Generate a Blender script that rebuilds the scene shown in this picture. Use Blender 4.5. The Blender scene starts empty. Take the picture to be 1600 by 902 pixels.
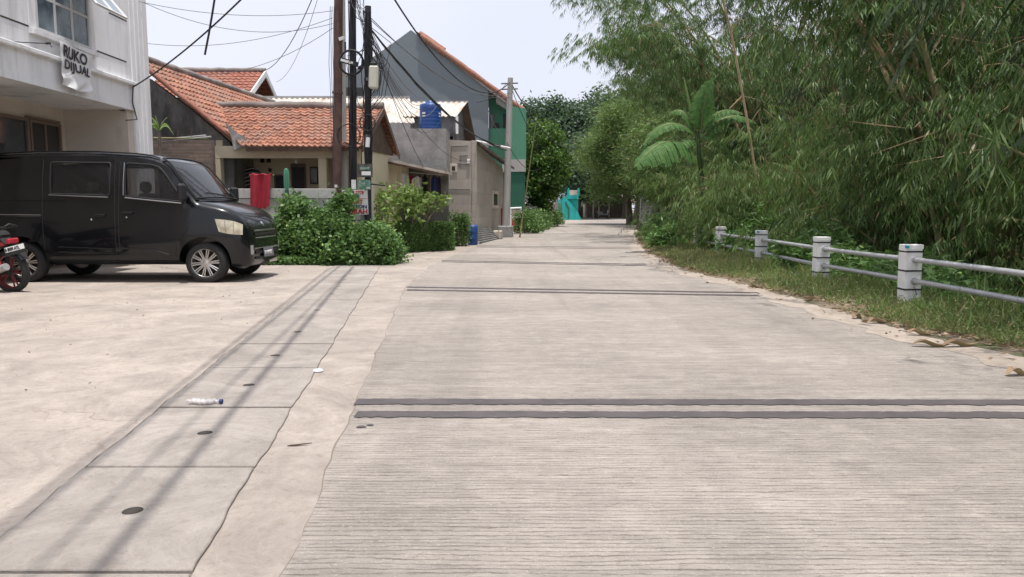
import bpy, bmesh, math, random
import numpy as np
from mathutils import Vector, Matrix, Quaternion
random.seed(7); RNG = np.random.default_rng(11)
S = bpy.context.scene
C = S.collection
# ------------------------------------------------------------------ camera geometry
H = 1.15; FPX = 1170.0; TH = math.atan(126 / FPX)
def ray(px, py):
    X = px - 800; U = 451 - py
    return Vector((X, FPX * math.cos(TH) + U * math.sin(TH), U * math.cos(TH) - FPX * math.sin(TH)))
def gp(px, py, z=0.0):
    r = ray(px, py); t = (z - H) / r.z
    return Vector((r.x * t, r.y * t, z))
def P(px, py, Y):
    r = ray(px, py); t = Y / r.y
    return Vector((r.x * t, Y, H + r.z * t))
def PX(px, py, x):
    r = ray(px, py); t = x / r.x
    return Vector((x, r.y * t, H + r.z * t))
R = math.radians
# ------------------------------------------------------------------ materials
def nt(name):
    m = bpy.data.materials.new(name); m.use_nodes = True
    t = m.node_tree; b = t.nodes['Principled BSDF']
    return m, t, b
def N(t, kind, **kw):
    n = t.nodes.new(kind)
    for k, v in kw.items():
        if k in n.inputs: n.inputs[k].default_value = v
        else: setattr(n, k, v)
    return n
def ramp(t, src, p0, p1, c0=(0, 0, 0, 1), c1=(1, 1, 1, 1)):
    r = t.nodes.new('ShaderNodeValToRGB'); t.links.new(src, r.inputs[0])
    r.color_ramp.elements[0].position = p0; r.color_ramp.elements[1].position = p1
    r.color_ramp.elements[0].color = c0; r.color_ramp.elements[1].color = c1
    return r.outputs[0]
def mix(t, f, a, b, mode='MIX'):
    n = t.nodes.new('ShaderNodeMix'); n.data_type = 'RGBA'; n.blend_type = mode
    for s, v in ((n.inputs[0], f), (n.inputs[6], a), (n.inputs[7], b)):
        if hasattr(v, 'links'): t.links.new(v, s)
        elif isinstance(v, (int, float)): s.default_value = v
        else: s.default_value = (*v[:3], 1)
    return n.outputs[2]
def coords(t, world, scale=(1, 1, 1)):
    if world: o = t.nodes.new('ShaderNodeNewGeometry').outputs['Position']
    else: o = t.nodes.new('ShaderNodeTexCoord').outputs['Object']
    if scale != (1, 1, 1):
        mp = t.nodes.new('ShaderNodeMapping'); mp.inputs['Scale'].default_value = scale
        t.links.new(o, mp.inputs[0]); o = mp.outputs[0]
    return o
def noise(t, co, scale, detail=4, rough=.6, dist=0):
    n = N(t, 'ShaderNodeTexNoise', Scale=scale, Detail=detail, Roughness=rough, Distortion=dist)
    t.links.new(co, n.inputs['Vector']); return n.outputs['Fac']
def M(name, col, rough=.8, metal=0, var=.18, vs=1.5, fine=.15, fs=35, bump=.15, bs=60, bd=.01, stain=None, coat=0, spec=.4, world=True):
    """stain = (colour, scale, lo, hi, (sx,sy,sz))"""
    m, t, b = nt(name)
    co = coords(t, world)
    c = np.array(col)
    base = mix(t, ramp(t, noise(t, co, vs), .35, .65), tuple(c * (1 - var)), tuple(np.minimum(c * (1 + var * .6), .95)))
    if fine: base = mix(t, fine, base, mix(t, noise(t, co, fs, 3, .7), (0, 0, 0), (1, 1, 1)), 'OVERLAY')
    for st in (stain if isinstance(stain, list) else [stain] if stain else []):
        sc, ss, lo, hi, sv = st
        f = ramp(t, noise(t, coords(t, world, sv), ss, 6, .65), lo, hi)
        base = mix(t, f, base, sc)
    t.links.new(base, b.inputs['Base Color'])
    b.inputs['Roughness'].default_value = rough; b.inputs['Metallic'].default_value = metal
    b.inputs['Coat Weight'].default_value = coat; b.inputs['Specular IOR Level'].default_value = spec
    if bump:
        bn = N(t, 'ShaderNodeBump', Strength=bump, Distance=bd)
        t.links.new(noise(t, co, bs, 5, .7), bn.inputs['Height']); t.links.new(bn.outputs[0], b.inputs['Normal'])
    return m
def leafmat(name, c1, c2, c3=None, trans=.35, rough=.5, spec=.35):
    m, t, b = nt(name)
    g = t.nodes.new('ShaderNodeNewGeometry')
    col = mix(t, g.outputs['Random Per Island'], c1, c2)
    if c3:
        col = mix(t, ramp(t, g.outputs['Random Per Island'], .93, .95), col, c3)
    nz = noise(t, coords(t, True), .9, 2)
    col = mix(t, .5, col, mix(t, ramp(t, nz, .3, .7), (.25, .25, .25), (.75, .75, .75)), 'OVERLAY')
    t.links.new(col, b.inputs['Base Color'])
    b.inputs['Roughness'].default_value = rough; b.inputs['Specular IOR Level'].default_value = spec
    tr = N(t, 'ShaderNodeBsdfTranslucent'); t.links.new(mix(t, .25, col, (.25, .4, .03)), tr.inputs['Color'])
    ms = t.nodes.new('ShaderNodeMixShader'); ms.inputs[0].default_value = trans
    t.links.new(b.outputs[0], ms.inputs[1]); t.links.new(tr.outputs[0], ms.inputs[2])
    t.links.new(ms.outputs[0], t.nodes['Material Output'].inputs[0])
    return m
def blockwall(name, col, mortar, bw, bh, var=.25, mort=.012, rough=.9, stain=None, plane='xz', bumpv=.5):
    m, t, b = nt(name)
    g = t.nodes.new('ShaderNodeNewGeometry').outputs['Position']
    sx = t.nodes.new('ShaderNodeSeparateXYZ'); t.links.new(g, sx.inputs[0])
    cx = t.nodes.new('ShaderNodeCombineXYZ')
    t.links.new(sx.outputs[0 if plane == 'xz' else 1], cx.inputs[0]); t.links.new(sx.outputs[2], cx.inputs[1])
    br = t.nodes.new('ShaderNodeTexBrick'); br.inputs['Scale'].default_value = 1
    c = np.array(col)
    br.inputs['Color1'].default_value = (*(c * (1 - var)), 1); br.inputs['Color2'].default_value = (*(c * (1 + var * .5)), 1)
    br.inputs['Mortar'].default_value = (*mortar, 1); br.inputs['Mortar Size'].default_value = mort
    br.inputs['Brick Width'].default_value = bw; br.inputs['Row Height'].default_value = bh
    nzv = N(t, 'ShaderNodeTexNoise', Scale=6.0, Detail=3.0); t.links.new(g, nzv.inputs['Vector'])
    ad = t.nodes.new('ShaderNodeVectorMath'); ad.operation = 'MULTIPLY_ADD'
    ad.inputs[1].default_value = (.03, .03, .03); t.links.new(nzv.outputs['Color'], ad.inputs[0]); t.links.new(cx.outputs[0], ad.inputs[2])
    t.links.new(ad.outputs[0], br.inputs['Vector'])
    col_ = mix(t, .3, br.outputs['Color'], mix(t, noise(t, g, 3, 6, .7), (.1, .1, .1), (.9, .9, .9)), 'OVERLAY')
    if stain:
        sc, ss, lo, hi, sv = stain
        col_ = mix(t, ramp(t, noise(t, coords(t, True, sv), ss, 6, .65), lo, hi), col_, sc)
    t.links.new(col_, b.inputs['Base Color']); b.inputs['Roughness'].default_value = rough
    bn = N(t, 'ShaderNodeBump', Strength=bumpv, Distance=.012); bn.invert = True
    t.links.new(br.outputs['Fac'], bn.inputs['Height']); t.links.new(bn.outputs[0], b.inputs['Normal'])
    return m
def tilemat(name, c1, c2, c3, dark=(.05, .035, .03)):
    m, t, b = nt(name)
    uv = t.nodes.new('ShaderNodeTexCoord').outputs['UV']
    fl = t.nodes.new('ShaderNodeVectorMath'); fl.operation = 'FLOOR'; t.links.new(uv, fl.inputs[0])
    wn = t.nodes.new('ShaderNodeTexWhiteNoise'); t.links.new(fl.outputs[0], wn.inputs['Vector'])
    col = mix(t, wn.outputs['Value'], c1, c2)
    pn = noise(t, coords(t, True), 1.1, 5, .6)
    col = mix(t, ramp(t, pn, .45, .62), col, c3)
    col = mix(t, ramp(t, noise(t, coords(t, True), 9, 5, .75), .52, .70), col, dark)
    t.links.new(col, b.inputs['Base Color']); b.inputs['Roughness'].default_value = .85
    return m
MT = {}
# ------------------------------------------------------------------ mesh builder
class MB:
    def __init__(s): s.v = []; s.f = []; s.m = []; s.sm = []
    def add(s, vs, fs, mi=0, sm=False):
        o = len(s.v); s.v += [tuple(v) for v in vs]
        for f in fs: s.f.append(tuple(i + o for i in f)); s.m.append(mi); s.sm.append(sm)
        return s
    def box(s, c, size, rz=0, mi=0, rot=None):
        hx, hy, hz = size[0] / 2, size[1] / 2, size[2] / 2
        q = rot if rot is not None else Matrix.Rotation(rz, 3, 'Z')
        vs = [Vector(c) + q @ Vector((x * hx, y * hy, z * hz)) for x in (-1, 1) for y in (-1, 1) for z in (-1, 1)]
        return s.add(vs, [(0, 1, 3, 2), (4, 6, 7, 5), (0, 4, 5, 1), (2, 3, 7, 6), (0, 2, 6, 4), (1, 5, 7, 3)], mi)
    def bb(s, a, b, mi=0):
        return s.box([(a[i] + b[i]) / 2 for i in range(3)], [abs(b[i] - a[i]) for i in range(3)], 0, mi)
    def tube(s, pts, r, n=8, mi=0, caps=True, sm=True):
        pts = [Vector(p) for p in pts]; rs = r if isinstance(r, (list, tuple)) else [r] * len(pts)
        o = []; up = Vector((0, 0, 1)); prev = None
        for i, p in enumerate(pts):
            d = (pts[min(i + 1, len(pts) - 1)] - pts[max(i - 1, 0)])
            if d.length < 1e-9: d = Vector((0, 0, 1))
            d.normalize()
            if prev is None: a = d.cross(up if abs(d.z) < .9 else Vector((1, 0, 0)))
            else: a = prev - d * prev.dot(d)
            a.normalize(); prev = a; b = d.cross(a)
            for k in range(n):
                t = 2 * math.pi * k / n; o.append(p + (a * math.cos(t) + b * math.sin(t)) * rs[i])
        fs = [(i * n + k, i * n + (k + 1) % n, (i + 1) * n + (k + 1) % n, (i + 1) * n + k) for i in range(len(pts) - 1) for k in range(n)]
        s.add(o, fs, mi, sm)
        if caps:
            s.add(o[:n], [tuple(range(n))[::-1]], mi); s.add(o[-n:], [tuple(range(n))], mi)
        return s
    def prism(s, poly, ext, mi=0):
        poly = [Vector(p) for p in poly]; ext = Vector(ext); n = len(poly)
        vs = poly + [p + ext for p in poly]
        return s.add(vs, [tuple(range(n)), tuple(range(2 * n - 1, n - 1, -1))] + [(i, i + n, (i + 1) % n + n, (i + 1) % n) for i in range(n)], mi)
    def sheet(s, poly, mi=0): return s.add(poly, [tuple(range(len(poly)))], mi)
    def lathe(s, prof, c, n=24, axis=Vector((0, 0, 1)), mi=0, sm=True):
        c = Vector(c); q = Vector((0, 0, 1)).rotation_difference(Vector(axis))
        o = []
        for r, z in prof:
            for k in range(n):
                t = 2 * math.pi * k / n; o.append(c + q @ Vector((r * math.cos(t), r * math.sin(t), z)))
        fs = [(i * n + k, i * n + (k + 1) % n, (i + 1) * n + (k + 1) % n, (i + 1) * n + k) for i in range(len(prof) - 1) for k in range(n)]
        return s.add(o, fs, mi, sm)
    def grid(s, fn, nu, nv, mi=0, sm=True):
        o = [fn(i / nu, j / nv) for j in range(nv + 1) for i in range(nu + 1)]
        fs = [(j * (nu + 1) + i, j * (nu + 1) + i + 1, (j + 1) * (nu + 1) + i + 1, (j + 1) * (nu + 1) + i) for j in range(nv) for i in range(nu)]
        return s.add(o, fs, mi, sm)
    def build(s, name, mat, parent=None, recalc=True, bevel=0, weld=False):
        me = bpy.data.meshes.new(name)
        off = Vector((0, 0, 0)); p = parent
        while p is not None: off += p.location; p = p.parent
        me.from_pydata([tuple(Vector(v) - off) for v in s.v], [], s.f)
        mats = mat if isinstance(mat, (list, tuple)) else [mat]
        for m_ in mats: me.materials.append(m_)
        me.polygons.foreach_set('material_index', s.m); me.polygons.foreach_set('use_smooth', s.sm)
        if recalc or bevel or weld:
            bm = bmesh.new(); bm.from_mesh(me)
            if weld: bmesh.ops.remove_doubles(bm, verts=bm.verts, dist=1e-4)
            if recalc: bmesh.ops.recalc_face_normals(bm, faces=bm.faces)
            if bevel:
                ed = [e for e in bm.edges if len(e.link_faces) == 2 and e.calc_face_angle(0) > .6]
                bmesh.ops.bevel(bm, geom=ed, offset=bevel, segments=1, affect='EDGES', clamp_overlap=True)
            bm.to_mesh(me); bm.free()
        me.update()
        o = bpy.data.objects.new(name, me); C.objects.link(o); o.parent = parent
        return o
def tag(o, label=None, cat=None, group=None, kind=None):
    if label: o['label'] = label
    if cat: o['category'] = cat
    if group: o['group'] = group
    if kind: o['kind'] = kind
    return o
def thing(name, label, cat, loc=(0, 0, 0), group=None):
    o = bpy.data.objects.new(name, None); C.objects.link(o); o.location = Vector(loc); o.empty_display_size = .2
    return tag(o, label, cat, group)
def dup(root, loc, rz=0, label=None, scale=1, group=None):
    def cp(o, par):
        c = o.copy(); C.objects.link(c)
        if par is not None: c.parent = par
        for ch in list(o.children): cp(ch, c)
        return c
    r = cp(root, None); r.location = Vector(loc); r.rotation_euler = (0, 0, rz); r.scale = (scale,) * 3
    if label: r['label'] = label
    if group: r['group'] = group
    return r
def npmesh(name, verts, k, mat, parent=None, smooth=False):
    """verts (n,k,3): n separate k-gons"""
    n = verts.shape[0]
    me = bpy.data.meshes.new(name); off = Vector((0, 0, 0)); p = parent
    while p is not None: off += p.location; p = p.parent
    vv = (verts.reshape(-1, 3) - np.array(off)).astype(np.float32)
    me.vertices.add(n * k); me.vertices.foreach_set('co', vv.ravel())
    me.loops.add(n * k); me.loops.foreach_set('vertex_index', np.arange(n * k, dtype=np.int32))
    me.polygons.add(n); me.polygons.foreach_set('loop_start', np.arange(n, dtype=np.int32) * k)
    me.materials.append(mat); me.update(calc_edges=True)
    o = bpy.data.objects.new(name, me); C.objects.link(o); o.parent = parent
    return o
def leafquads(p, d, L, W, mid=.42, fold=.15, rng=RNG):
    """p,d (n,3); L,W (n,) -> (n,4,3)"""
    n = len(p); d = d / np.linalg.norm(d, axis=1, keepdims=True)
    r = rng.normal(size=(n, 3)); s = np.cross(d, r); s /= np.linalg.norm(s, axis=1, keepdims=True)
    nn = np.cross(s, d)
    L = L[:, None]; W = W[:, None]
    a = p; c = p + d * L
    b = p + d * L * mid + s * W * .5 + nn * W * fold; e = p + d * L * mid - s * W * .5 + nn * W * fold
    return np.stack([a, b, c, e], 1)
def ellip(n, c, rad, rng=RNG, shell=.0):
    v = rng.normal(size=(n, 3)); v /= np.linalg.norm(v, axis=1, keepdims=True)
    rr = rng.uniform(shell, 1, size=(n, 1)) ** (1 / 2.2)
    return np.array(c) + v * rr * np.array(rad)
def clumpleaves(centers, per, spread, L, W, down=.2, rng=RNG, up=0):
    n = len(centers) * per
    c = np.repeat(centers, per, 0) + rng.normal(size=(n, 3)) * spread
    d = rng.normal(size=(n, 3)); d[:, 2] = d[:, 2] * .6 - down + up
    return leafquads(c, d, rng.uniform(.7, 1.3, n) * L, rng.uniform(.7, 1.3, n) * W, rng=rng)
def textmesh(txt, size, origin, xdir, updir, mat, parent, name='lettering', depth=.003, bold=0, squash=1):
    cu = bpy.data.curves.new(name, 'FONT'); cu.body = txt; cu.size = size; cu.extrude = depth; cu.offset = bold
    to = bpy.data.objects.new('tmp', cu); C.objects.link(to)
    me = bpy.data.meshes.new_from_object(to.evaluated_get(bpy.context.evaluated_depsgraph_get()))
    bpy.data.objects.remove(to)
    xd = Vector(xdir).normalized(); ud = Vector(updir).normalized(); nd = xd.cross(ud)
    off = Vector((0, 0, 0)); p = parent
    while p is not None: off += p.location; p = p.parent
    for v in me.vertices:
        q = Vector(origin) + xd * v.co.x * squash + ud * v.co.y + nd * v.co.z; v.co = q - off
    me.materials.clear(); me.materials.append(mat)
    o = bpy.data.objects.new(name, me); C.objects.link(o); o.parent = parent
    return o
def catenary(a, b, sag, n=14):
    a = Vector(a); b = Vector(b)
    return [a.lerp(b, i / n) - Vector((0, 0, sag * 4 * (i / n) * (1 - i / n))) for i in range(n + 1)]

# materials
BEIGE = (.50, .435, .375)
def roadmat():
    m, t, b = nt('grooved_concrete')
    g = t.nodes.new('ShaderNodeNewGeometry').outputs['Position']
    sx = t.nodes.new('ShaderNodeSeparateXYZ'); t.links.new(g, sx.inputs[0])
    base = mix(t, ramp(t, noise(t, coords(t, True, (.6, .25, 1)), 1.4, 5), .3, .7), (.27, .240, .212), (.372, .33, .292))
    base = mix(t, ramp(t, noise(t, g, 5.5, 6, .75), .45, .75), base, (.41, .365, .325))
    # long wheel-path polish
    base = mix(t, ramp(t, noise(t, coords(t, True, (1.6, .06, 1)), 1.2, 3), .5, .75), base, (.262, .232, .207))
    # tining grooves: sin(2 pi (y + noise)/.034)
    nz = noise(t, coords(t, True, (.9, 5, 1)), 1.5, 4, .6)
    nz2 = noise(t, coords(t, True, (6, 6, 1)), 4, 2, .6)
    ma = N(t, 'ShaderNodeMath', operation='MULTIPLY_ADD'); ma.inputs[1].default_value = .075; t.links.new(nz, ma.inputs[0]); t.links.new(sx.outputs[1], ma.inputs[2])
    ma2 = N(t, 'ShaderNodeMath', operation='MULTIPLY_ADD'); ma2.inputs[1].default_value = .012; t.links.new(nz2, ma2.inputs[0]); t.links.new(ma.outputs[0], ma2.inputs[2])
    mu = N(t, 'ShaderNodeMath', operation='MULTIPLY'); mu.inputs[1].default_value = 2 * math.pi / .031; t.links.new(ma2.outputs[0], mu.inputs[0])
    si = N(t, 'ShaderNodeMath', operation='SINE'); t.links.new(mu.outputs[0], si.inputs[0])
    gr = ramp(t, si.outputs[0], .55, .98)
    mask = ramp(t, noise(t, coords(t, True, (2.2, 10, 1)), 2.8, 8, .88), .42, .70)
    gm = N(t, 'ShaderNodeMath', operation='MULTIPLY'); t.links.new(gr, gm.inputs[0]); t.links.new(mask, gm.inputs[1])
    base = mix(t, gm.outputs[0], base, (.105, .085, .07))
    base = mix(t, ramp(t, noise(t, coords(t, True, (.6, 1.6, 1)), 38, 4, .85), .55, .72), base, (.17, .145, .12))
    base = mix(t, ramp(t, noise(t, g, 70, 3, .8), .58, .7), base, (.50, .45, .40))
    base = mix(t, .3, base, mix(t, ramp(t, noise(t, coords(t, True, (.35, 1, 1)), .5, 6, .7), .35, .65), (.2, .2, .2), (.75, .75, .75)), 'OVERLAY')
    base = mix(t, .55, base, mix(t, ramp(t, noise(t, coords(t, True, (.7, 7, 1)), 2.2, 8, .85), .38, .66), (.66, .66, .66), (.30, .30, .30)), 'OVERLAY')
    base = mix(t, ramp(t, noise(t, coords(t, True, (1.5, 14, 1)), 3.5, 6, .85), .60, .70), base, (.14, .12, .105))
    t.links.new(base, b.inputs['Base Color']); b.inputs['Roughness'].default_value = .88
    bn = N(t, 'ShaderNodeBump', Strength=.7, Distance=.006); bn.invert = True; t.links.new(gm.outputs[0], bn.inputs['Height'])
    bn2 = N(t, 'ShaderNodeBump', Strength=.9, Distance=.008); t.links.new(noise(t, g, 90, 5, .75), bn2.inputs['Height']); t.links.new(bn.outputs[0], bn2.inputs['Normal'])
    t.links.new(bn2.outputs[0], b.inputs['Normal'])
    return m
def slabmat(name, c, crack=True, dirt=(.25, .20, .16)):
    m, t, b = nt(name)
    g = t.nodes.new('ShaderNodeNewGeometry').outputs['Position']; c = np.array(c)
    base = mix(t, ramp(t, noise(t, g, .7, 6, .6), .3, .7), tuple(c * .86), tuple(c * 1.1))
    base = mix(t, ramp(t, noise(t, g, 3.5, 6, .7), .5, .8), base, tuple(c * .76))
    base = mix(t, ramp(t, noise(t, g, 24, 6, .85), .52, .74), base, dirt)
    base = mix(t, .35, base, mix(t, ramp(t, noise(t, g, 1.6, 10, .82, .8), .36, .66), (.12, .12, .12), (.80, .80, .80)), 'OVERLAY')
    base = mix(t, ramp(t, noise(t, g, 85, 3, .8), .6, .75), base, tuple(c * .6))
    base = mix(t, ramp(t, noise(t, g, 2.1, 7, .75, 1.5), .66, .76), base, tuple(c * 1.22))
    if crack:
        vo = N(t, 'ShaderNodeTexVoronoi', feature='DISTANCE_TO_EDGE', Scale=.55)
        nv = N(t, 'ShaderNodeTexNoise', Scale=2.2, Detail=5.0); t.links.new(g, nv.inputs['Vector'])
        ad = t.nodes.new('ShaderNodeVectorMath'); ad.operation = 'MULTIPLY_ADD'; ad.inputs[1].default_value = (.7, .7, .7)
        t.links.new(nv.outputs['Color'], ad.inputs[0]); t.links.new(g, ad.inputs[2]); t.links.new(ad.outputs[0], vo.inputs['Vector'])
        lim = ramp(t, vo.outputs['Distance'], 0.0, .006, (1, 1, 1, 1), (0, 0, 0, 1))
        k = N(t, 'ShaderNodeMath', operation='MULTIPLY'); t.links.new(lim, k.inputs[0]); t.links.new(ramp(t, noise(t, g, .8, 2), .5, .6), k.inputs[1])
        base = mix(t, k.outputs[0], base, dirt)
    t.links.new(base, b.inputs['Base Color']); b.inputs['Roughness'].default_value = .9
    bn2 = N(t, 'ShaderNodeBump', Strength=.8, Distance=.01); t.links.new(noise(t, g, 45, 6, .75), bn2.inputs['Height'])
    t.links.new(bn2.outputs[0], b.inputs['Normal'])
    return m
MT['road'] = roadmat()
MT['court'] = slabmat('forecourt_concrete', (.405, .352, .31))
MT['gutter'] = slabmat('gutter_concrete', (.385, .333, .292))
MT['apron'] = slabmat('roadside_concrete', (.375, .325, .28))
MT['slab'] = slabmat('drain_slab_concrete', (.345, .31, .28), False)
MT['seal'] = M('joint_sealant', (.088, .075, .077), .7, var=.2, vs=4, fine=.2, fs=60, stain=((.28, .24, .21), 9, .64, .72, (1, 4, 1)))
MT['dark'] = M('dark_gap', (.05, .042, .036), .95)
MT['gap'] = M('dirty_gap', (.21, .175, .145), .95)
MT['dirt'] = M('dirt_ground', (.20, .16, .115), .95, var=.3, vs=1.2, bump=.5, bs=30, bd=.03, stain=((.07, .085, .03), 2.5, .5, .62, (1, 1, 1)))
MT['white'] = M('white_render', (.83, .83, .84), .75, var=.05, vs=.8, fine=.06, stain=[((.46, .46, .45), 2.2, .52, .75, (1, 1, .12)), ((.28, .27, .25), 6, .66, .8, (1, 1, .3))], bump=.08)
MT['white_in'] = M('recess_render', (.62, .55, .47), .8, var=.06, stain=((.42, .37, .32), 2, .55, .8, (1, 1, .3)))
MT['cream'] = M('cream_paint', (.70, .61, .45), .85, var=.07, vs=1, stain=((.40, .34, .26), 2, .6, .8, (1, 1, .2)))
MT['greyplaster'] = M('grey_plaster', (.30, .295, .29), .92, var=.25, vs=2.2, fine=.25, fs=12, stain=[((.15, .145, .14), 3, .55, .72, (1, 1, .25)), ((.45, .44, .42), 4, .62, .75, (1, 1, .4))], bump=.4, bs=25)
MT['darkplaster'] = M('weathered_plaster', (.235, .225, .215), .92, var=.35, vs=1.3, fine=.3, fs=9, stain=[((.075, .072, .07), 1.6, .45, .65, (1, 1, .3))], bump=.4, bs=25)
MT['block'] = blockwall('block_wall', (.42, .375, .325), (.36, .33, .29), 1.1, .42, .14, .008, stain=((.27, .24, .21), 3, .55, .75, (1, 1, .2)))
MT['blockside'] = blockwall('block_wall_side', (.41, .37, .325), (.34, .31, .28), 1.1, .42, .12, .006, stain=((.27, .25, .23), 3, .55, .75, (1, 1, .2)), plane='yz')
MT['brick'] = blockwall('old_brick', (.22, .15, .12), (.16, .14, .12), .23, .075, .4, .014, stain=((.07, .06, .055), 2, .5, .7, (1, 1, .5)))
MT['fencewall'] = M('stained_wall', (.50, .49, .47), .9, var=.15, fine=.3, fs=10, stain=[((.16, .155, .15), 3.2, .52, .72, (1.5, 1, .18))], bump=.4)
MT['tile'] = tilemat('clay_tile', (.44, .20, .125), (.27, .115, .075), (.31, .175, .13))
MT['tile_old'] = tilemat('old_clay_tile', (.36, .125, .08), (.23, .085, .06), (.30, .13, .09))
MT['ridge'] = M('ridge_mortar', (.24, .21, .195), .95, var=.3, fine=.3, fs=14, bump=.5, bs=20)
MT['wood'] = M('old_wood', (.12, .075, .055), .85, var=.3, vs=4, bump=.3)
MT['woodgrey'] = M('grey_wood', (.20, .19, .185), .85, var=.3, vs=4, stain=((.1, .095, .09), 3, .5, .65, (1, 1, .3)), bump=.3)
MT['zinc'] = M('rusty_zinc', (.60, .55, .49), .55, metal=.15, var=.15, vs=1.5, stain=[((.36, .19, .10), 1.8, .52, .68, (2.2, .6, .6)), ((.28, .25, .22), 4, .6, .75, (2, .6, .6))])
MT['zincgrey'] = M('grey_zinc', (.36, .36, .36), .5, metal=.3, var=.2, stain=((.2, .16, .13), 3, .55, .7, (1, 1, 1)))
MT['bluegrey'] = M('bluegrey_paint', (.195, .225, .245), .85, var=.05, vs=.5, fine=.05, bump=.05)
MT['green'] = M('green_paint', (.095, .27, .175), .8, var=.07, vs=.8, fine=.05, stain=((.04, .13, .09), 1.5, .6, .8, (1, 1, .3)))
MT['darkgreen'] = M('dark_green_paint', (.03, .13, .085), .8, var=.08)
MT['turq'] = M('turquoise_paint', (.03, .40, .38), .75, var=.08)
MT['rust'] = M('rusted_steel_pole', (.115, .065, .055), .75, var=.3, vs=5, fine=.3, stain=((.16, .15, .15), 5, .58, .7, (1, 1, .3)), bump=.3)
MT['concpole'] = M('concrete_pole', (.42, .41, .39), .85, var=.1, stain=((.28, .27, .26), 4, .55, .75, (1, 1, .2)))
MT['blackpole'] = M('black_pole', (.028, .028, .032), .6, var=.2)
MT['cable'] = M('cable_rubber', (.02, .02, .023), .55, var=.1, bump=0)
MT['cablegrey'] = M('cable_faded', (.16, .16, .18), .6, var=.1, bump=0)
MT['whitepaint'] = M('white_post_paint', (.86, .85, .84), .8, var=.08, vs=4, stain=[((.42, .40, .37), 6, .56, .75, (1, 1, .4))], bump=.3)
MT['black'] = M('black_paint', (.02, .02, .02), .6, bump=0)
MT['galv'] = M('galvanised_pipe', (.47, .475, .48), .45, metal=.35, var=.12, vs=5, stain=((.30, .28, .26), 5, .6, .75, (1, 1, 1)), bump=.05)
MT['cyan'] = M('cyan_paint', (.03, .38, .52), .6, bump=0)
MT['glass'] = M('window_glass', (.03, .04, .05), .08, var=.1, fine=0, bump=0, spec=.8)
MT['glassblue'] = M('curtained_glass', (.16, .20, .24), .12, var=.5, vs=2.5, fine=0, bump=0, spec=.8)
MT['frame'] = M('window_frame_white', (.60, .60, .60), .5, var=.06)
MT['alu'] = M('brown_aluminium', (.20, .15, .12), .5, var=.1)
MT['doordark'] = M('dark_door', (.045, .04, .042), .5, var=.2)
MT['red'] = M('red_cloth', (.36, .025, .045), .9, var=.15, vs=6, bump=.3)
MT['bluetank'] = M('blue_plastic_tank', (.022, .075, .26), .45, var=.1, stain=((.05, .11, .26), 3, .6, .8, (1, 1, .3)))
MT['banner'] = M('banner_vinyl', (.74, .74, .74), .6, var=.05, bump=0)
MT['ink'] = M('black_ink', (.035, .035, .045), .7, bump=0)
MT['inkred'] = M('red_ink', (.55, .03, .05), .7, bump=0)
MT['inkblue'] = M('navy_ink', (.03, .05, .16), .7, bump=0)
MT['bark'] = M('tree_bark', (.17, .14, .115), .95, var=.3, vs=4, bump=.8, bs=15, bd=.03, stain=((.28, .26, .23), 3, .55, .7, (1, 1, .3)))
MT['culm'] = M('bamboo_culm', (.30, .24, .13), .6, var=.35, vs=2, stain=((.13, .17, .06), 2, .45, .6, (1, 1, .3)))
MT['twig'] = M('dry_bamboo_twig', (.30, .21, .12), .8, var=.3, vs=2, bump=0)
MT['bleaf'] = leafmat('bamboo_leaf', (.045, .098, .028), (.15, .24, .072), (.27, .20, .12), .24)
MT['bleaf_shade'] = leafmat('bamboo_leaf_shade', (.028, .052, .022), (.055, .09, .036), (.12, .09, .05), .12)  # darkened copy of the bamboo leaf: interior shade put into the colour
MT['bleaf_lt'] = leafmat('bamboo_leaf_pale', (.11, .19, .055), (.21, .30, .11), (.30, .24, .12))
MT['tanculm'] = M('tan_culm', (.42, .32, .20), .7, var=.2, vs=4, stain=((.25, .18, .10), 5, .55, .7, (1, 1, .3)))
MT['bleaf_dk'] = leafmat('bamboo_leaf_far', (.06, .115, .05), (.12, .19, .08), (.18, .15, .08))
MT['tleaf'] = leafmat('tree_leaf', (.06, .125, .035), (.12, .22, .055), (.24, .32, .08))
MT['ivy'] = leafmat('bush_leaf', (.08, .17, .05), (.15, .26, .085), (.26, .37, .11), .28)
MT['hedge'] = leafmat('hedge_leaf', (.085, .17, .05), (.15, .25, .08), None, .25)
MT['ylleaf'] = leafmat('shrub_leaf', (.16, .25, .07), (.27, .37, .11), (.35, .40, .15), .3)
MT['farleaf'] = leafmat('far_tree_leaf_hazy', (.055, .10, .07), (.10, .155, .10), None, .3)  # blue tint paints distance haze into the leaf colour
MT['grassm'] = leafmat('grass_blade', (.15, .19, .07), (.33, .33, .15), (.48, .41, .25), .3)
MT['grass2'] = leafmat('weed_blade', (.10, .19, .05), (.20, .29, .09), (.40, .36, .2), .3)
MT['banana'] = leafmat('banana_leaf', (.10, .25, .06), (.14, .30, .08), None, .4, .35)
MT['litter'] = leafmat('dry_litter', (.16, .095, .055), (.36, .26, .17), (.5, .42, .32), .1, .8)
MT['pink'] = M('pink_wall_paint', (.50, .23, .22), .85, var=.1)
MT['redpaint'] = M('red_paint', (.40, .05, .05), .8, var=.1)
MT['brownroof'] = M('brown_sheet_roof', (.18, .14, .12), .75, var=.25, vs=2)
MT['creamwhite'] = M('cream_white_box', (.55, .54, .46), .6, var=.1)
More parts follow.
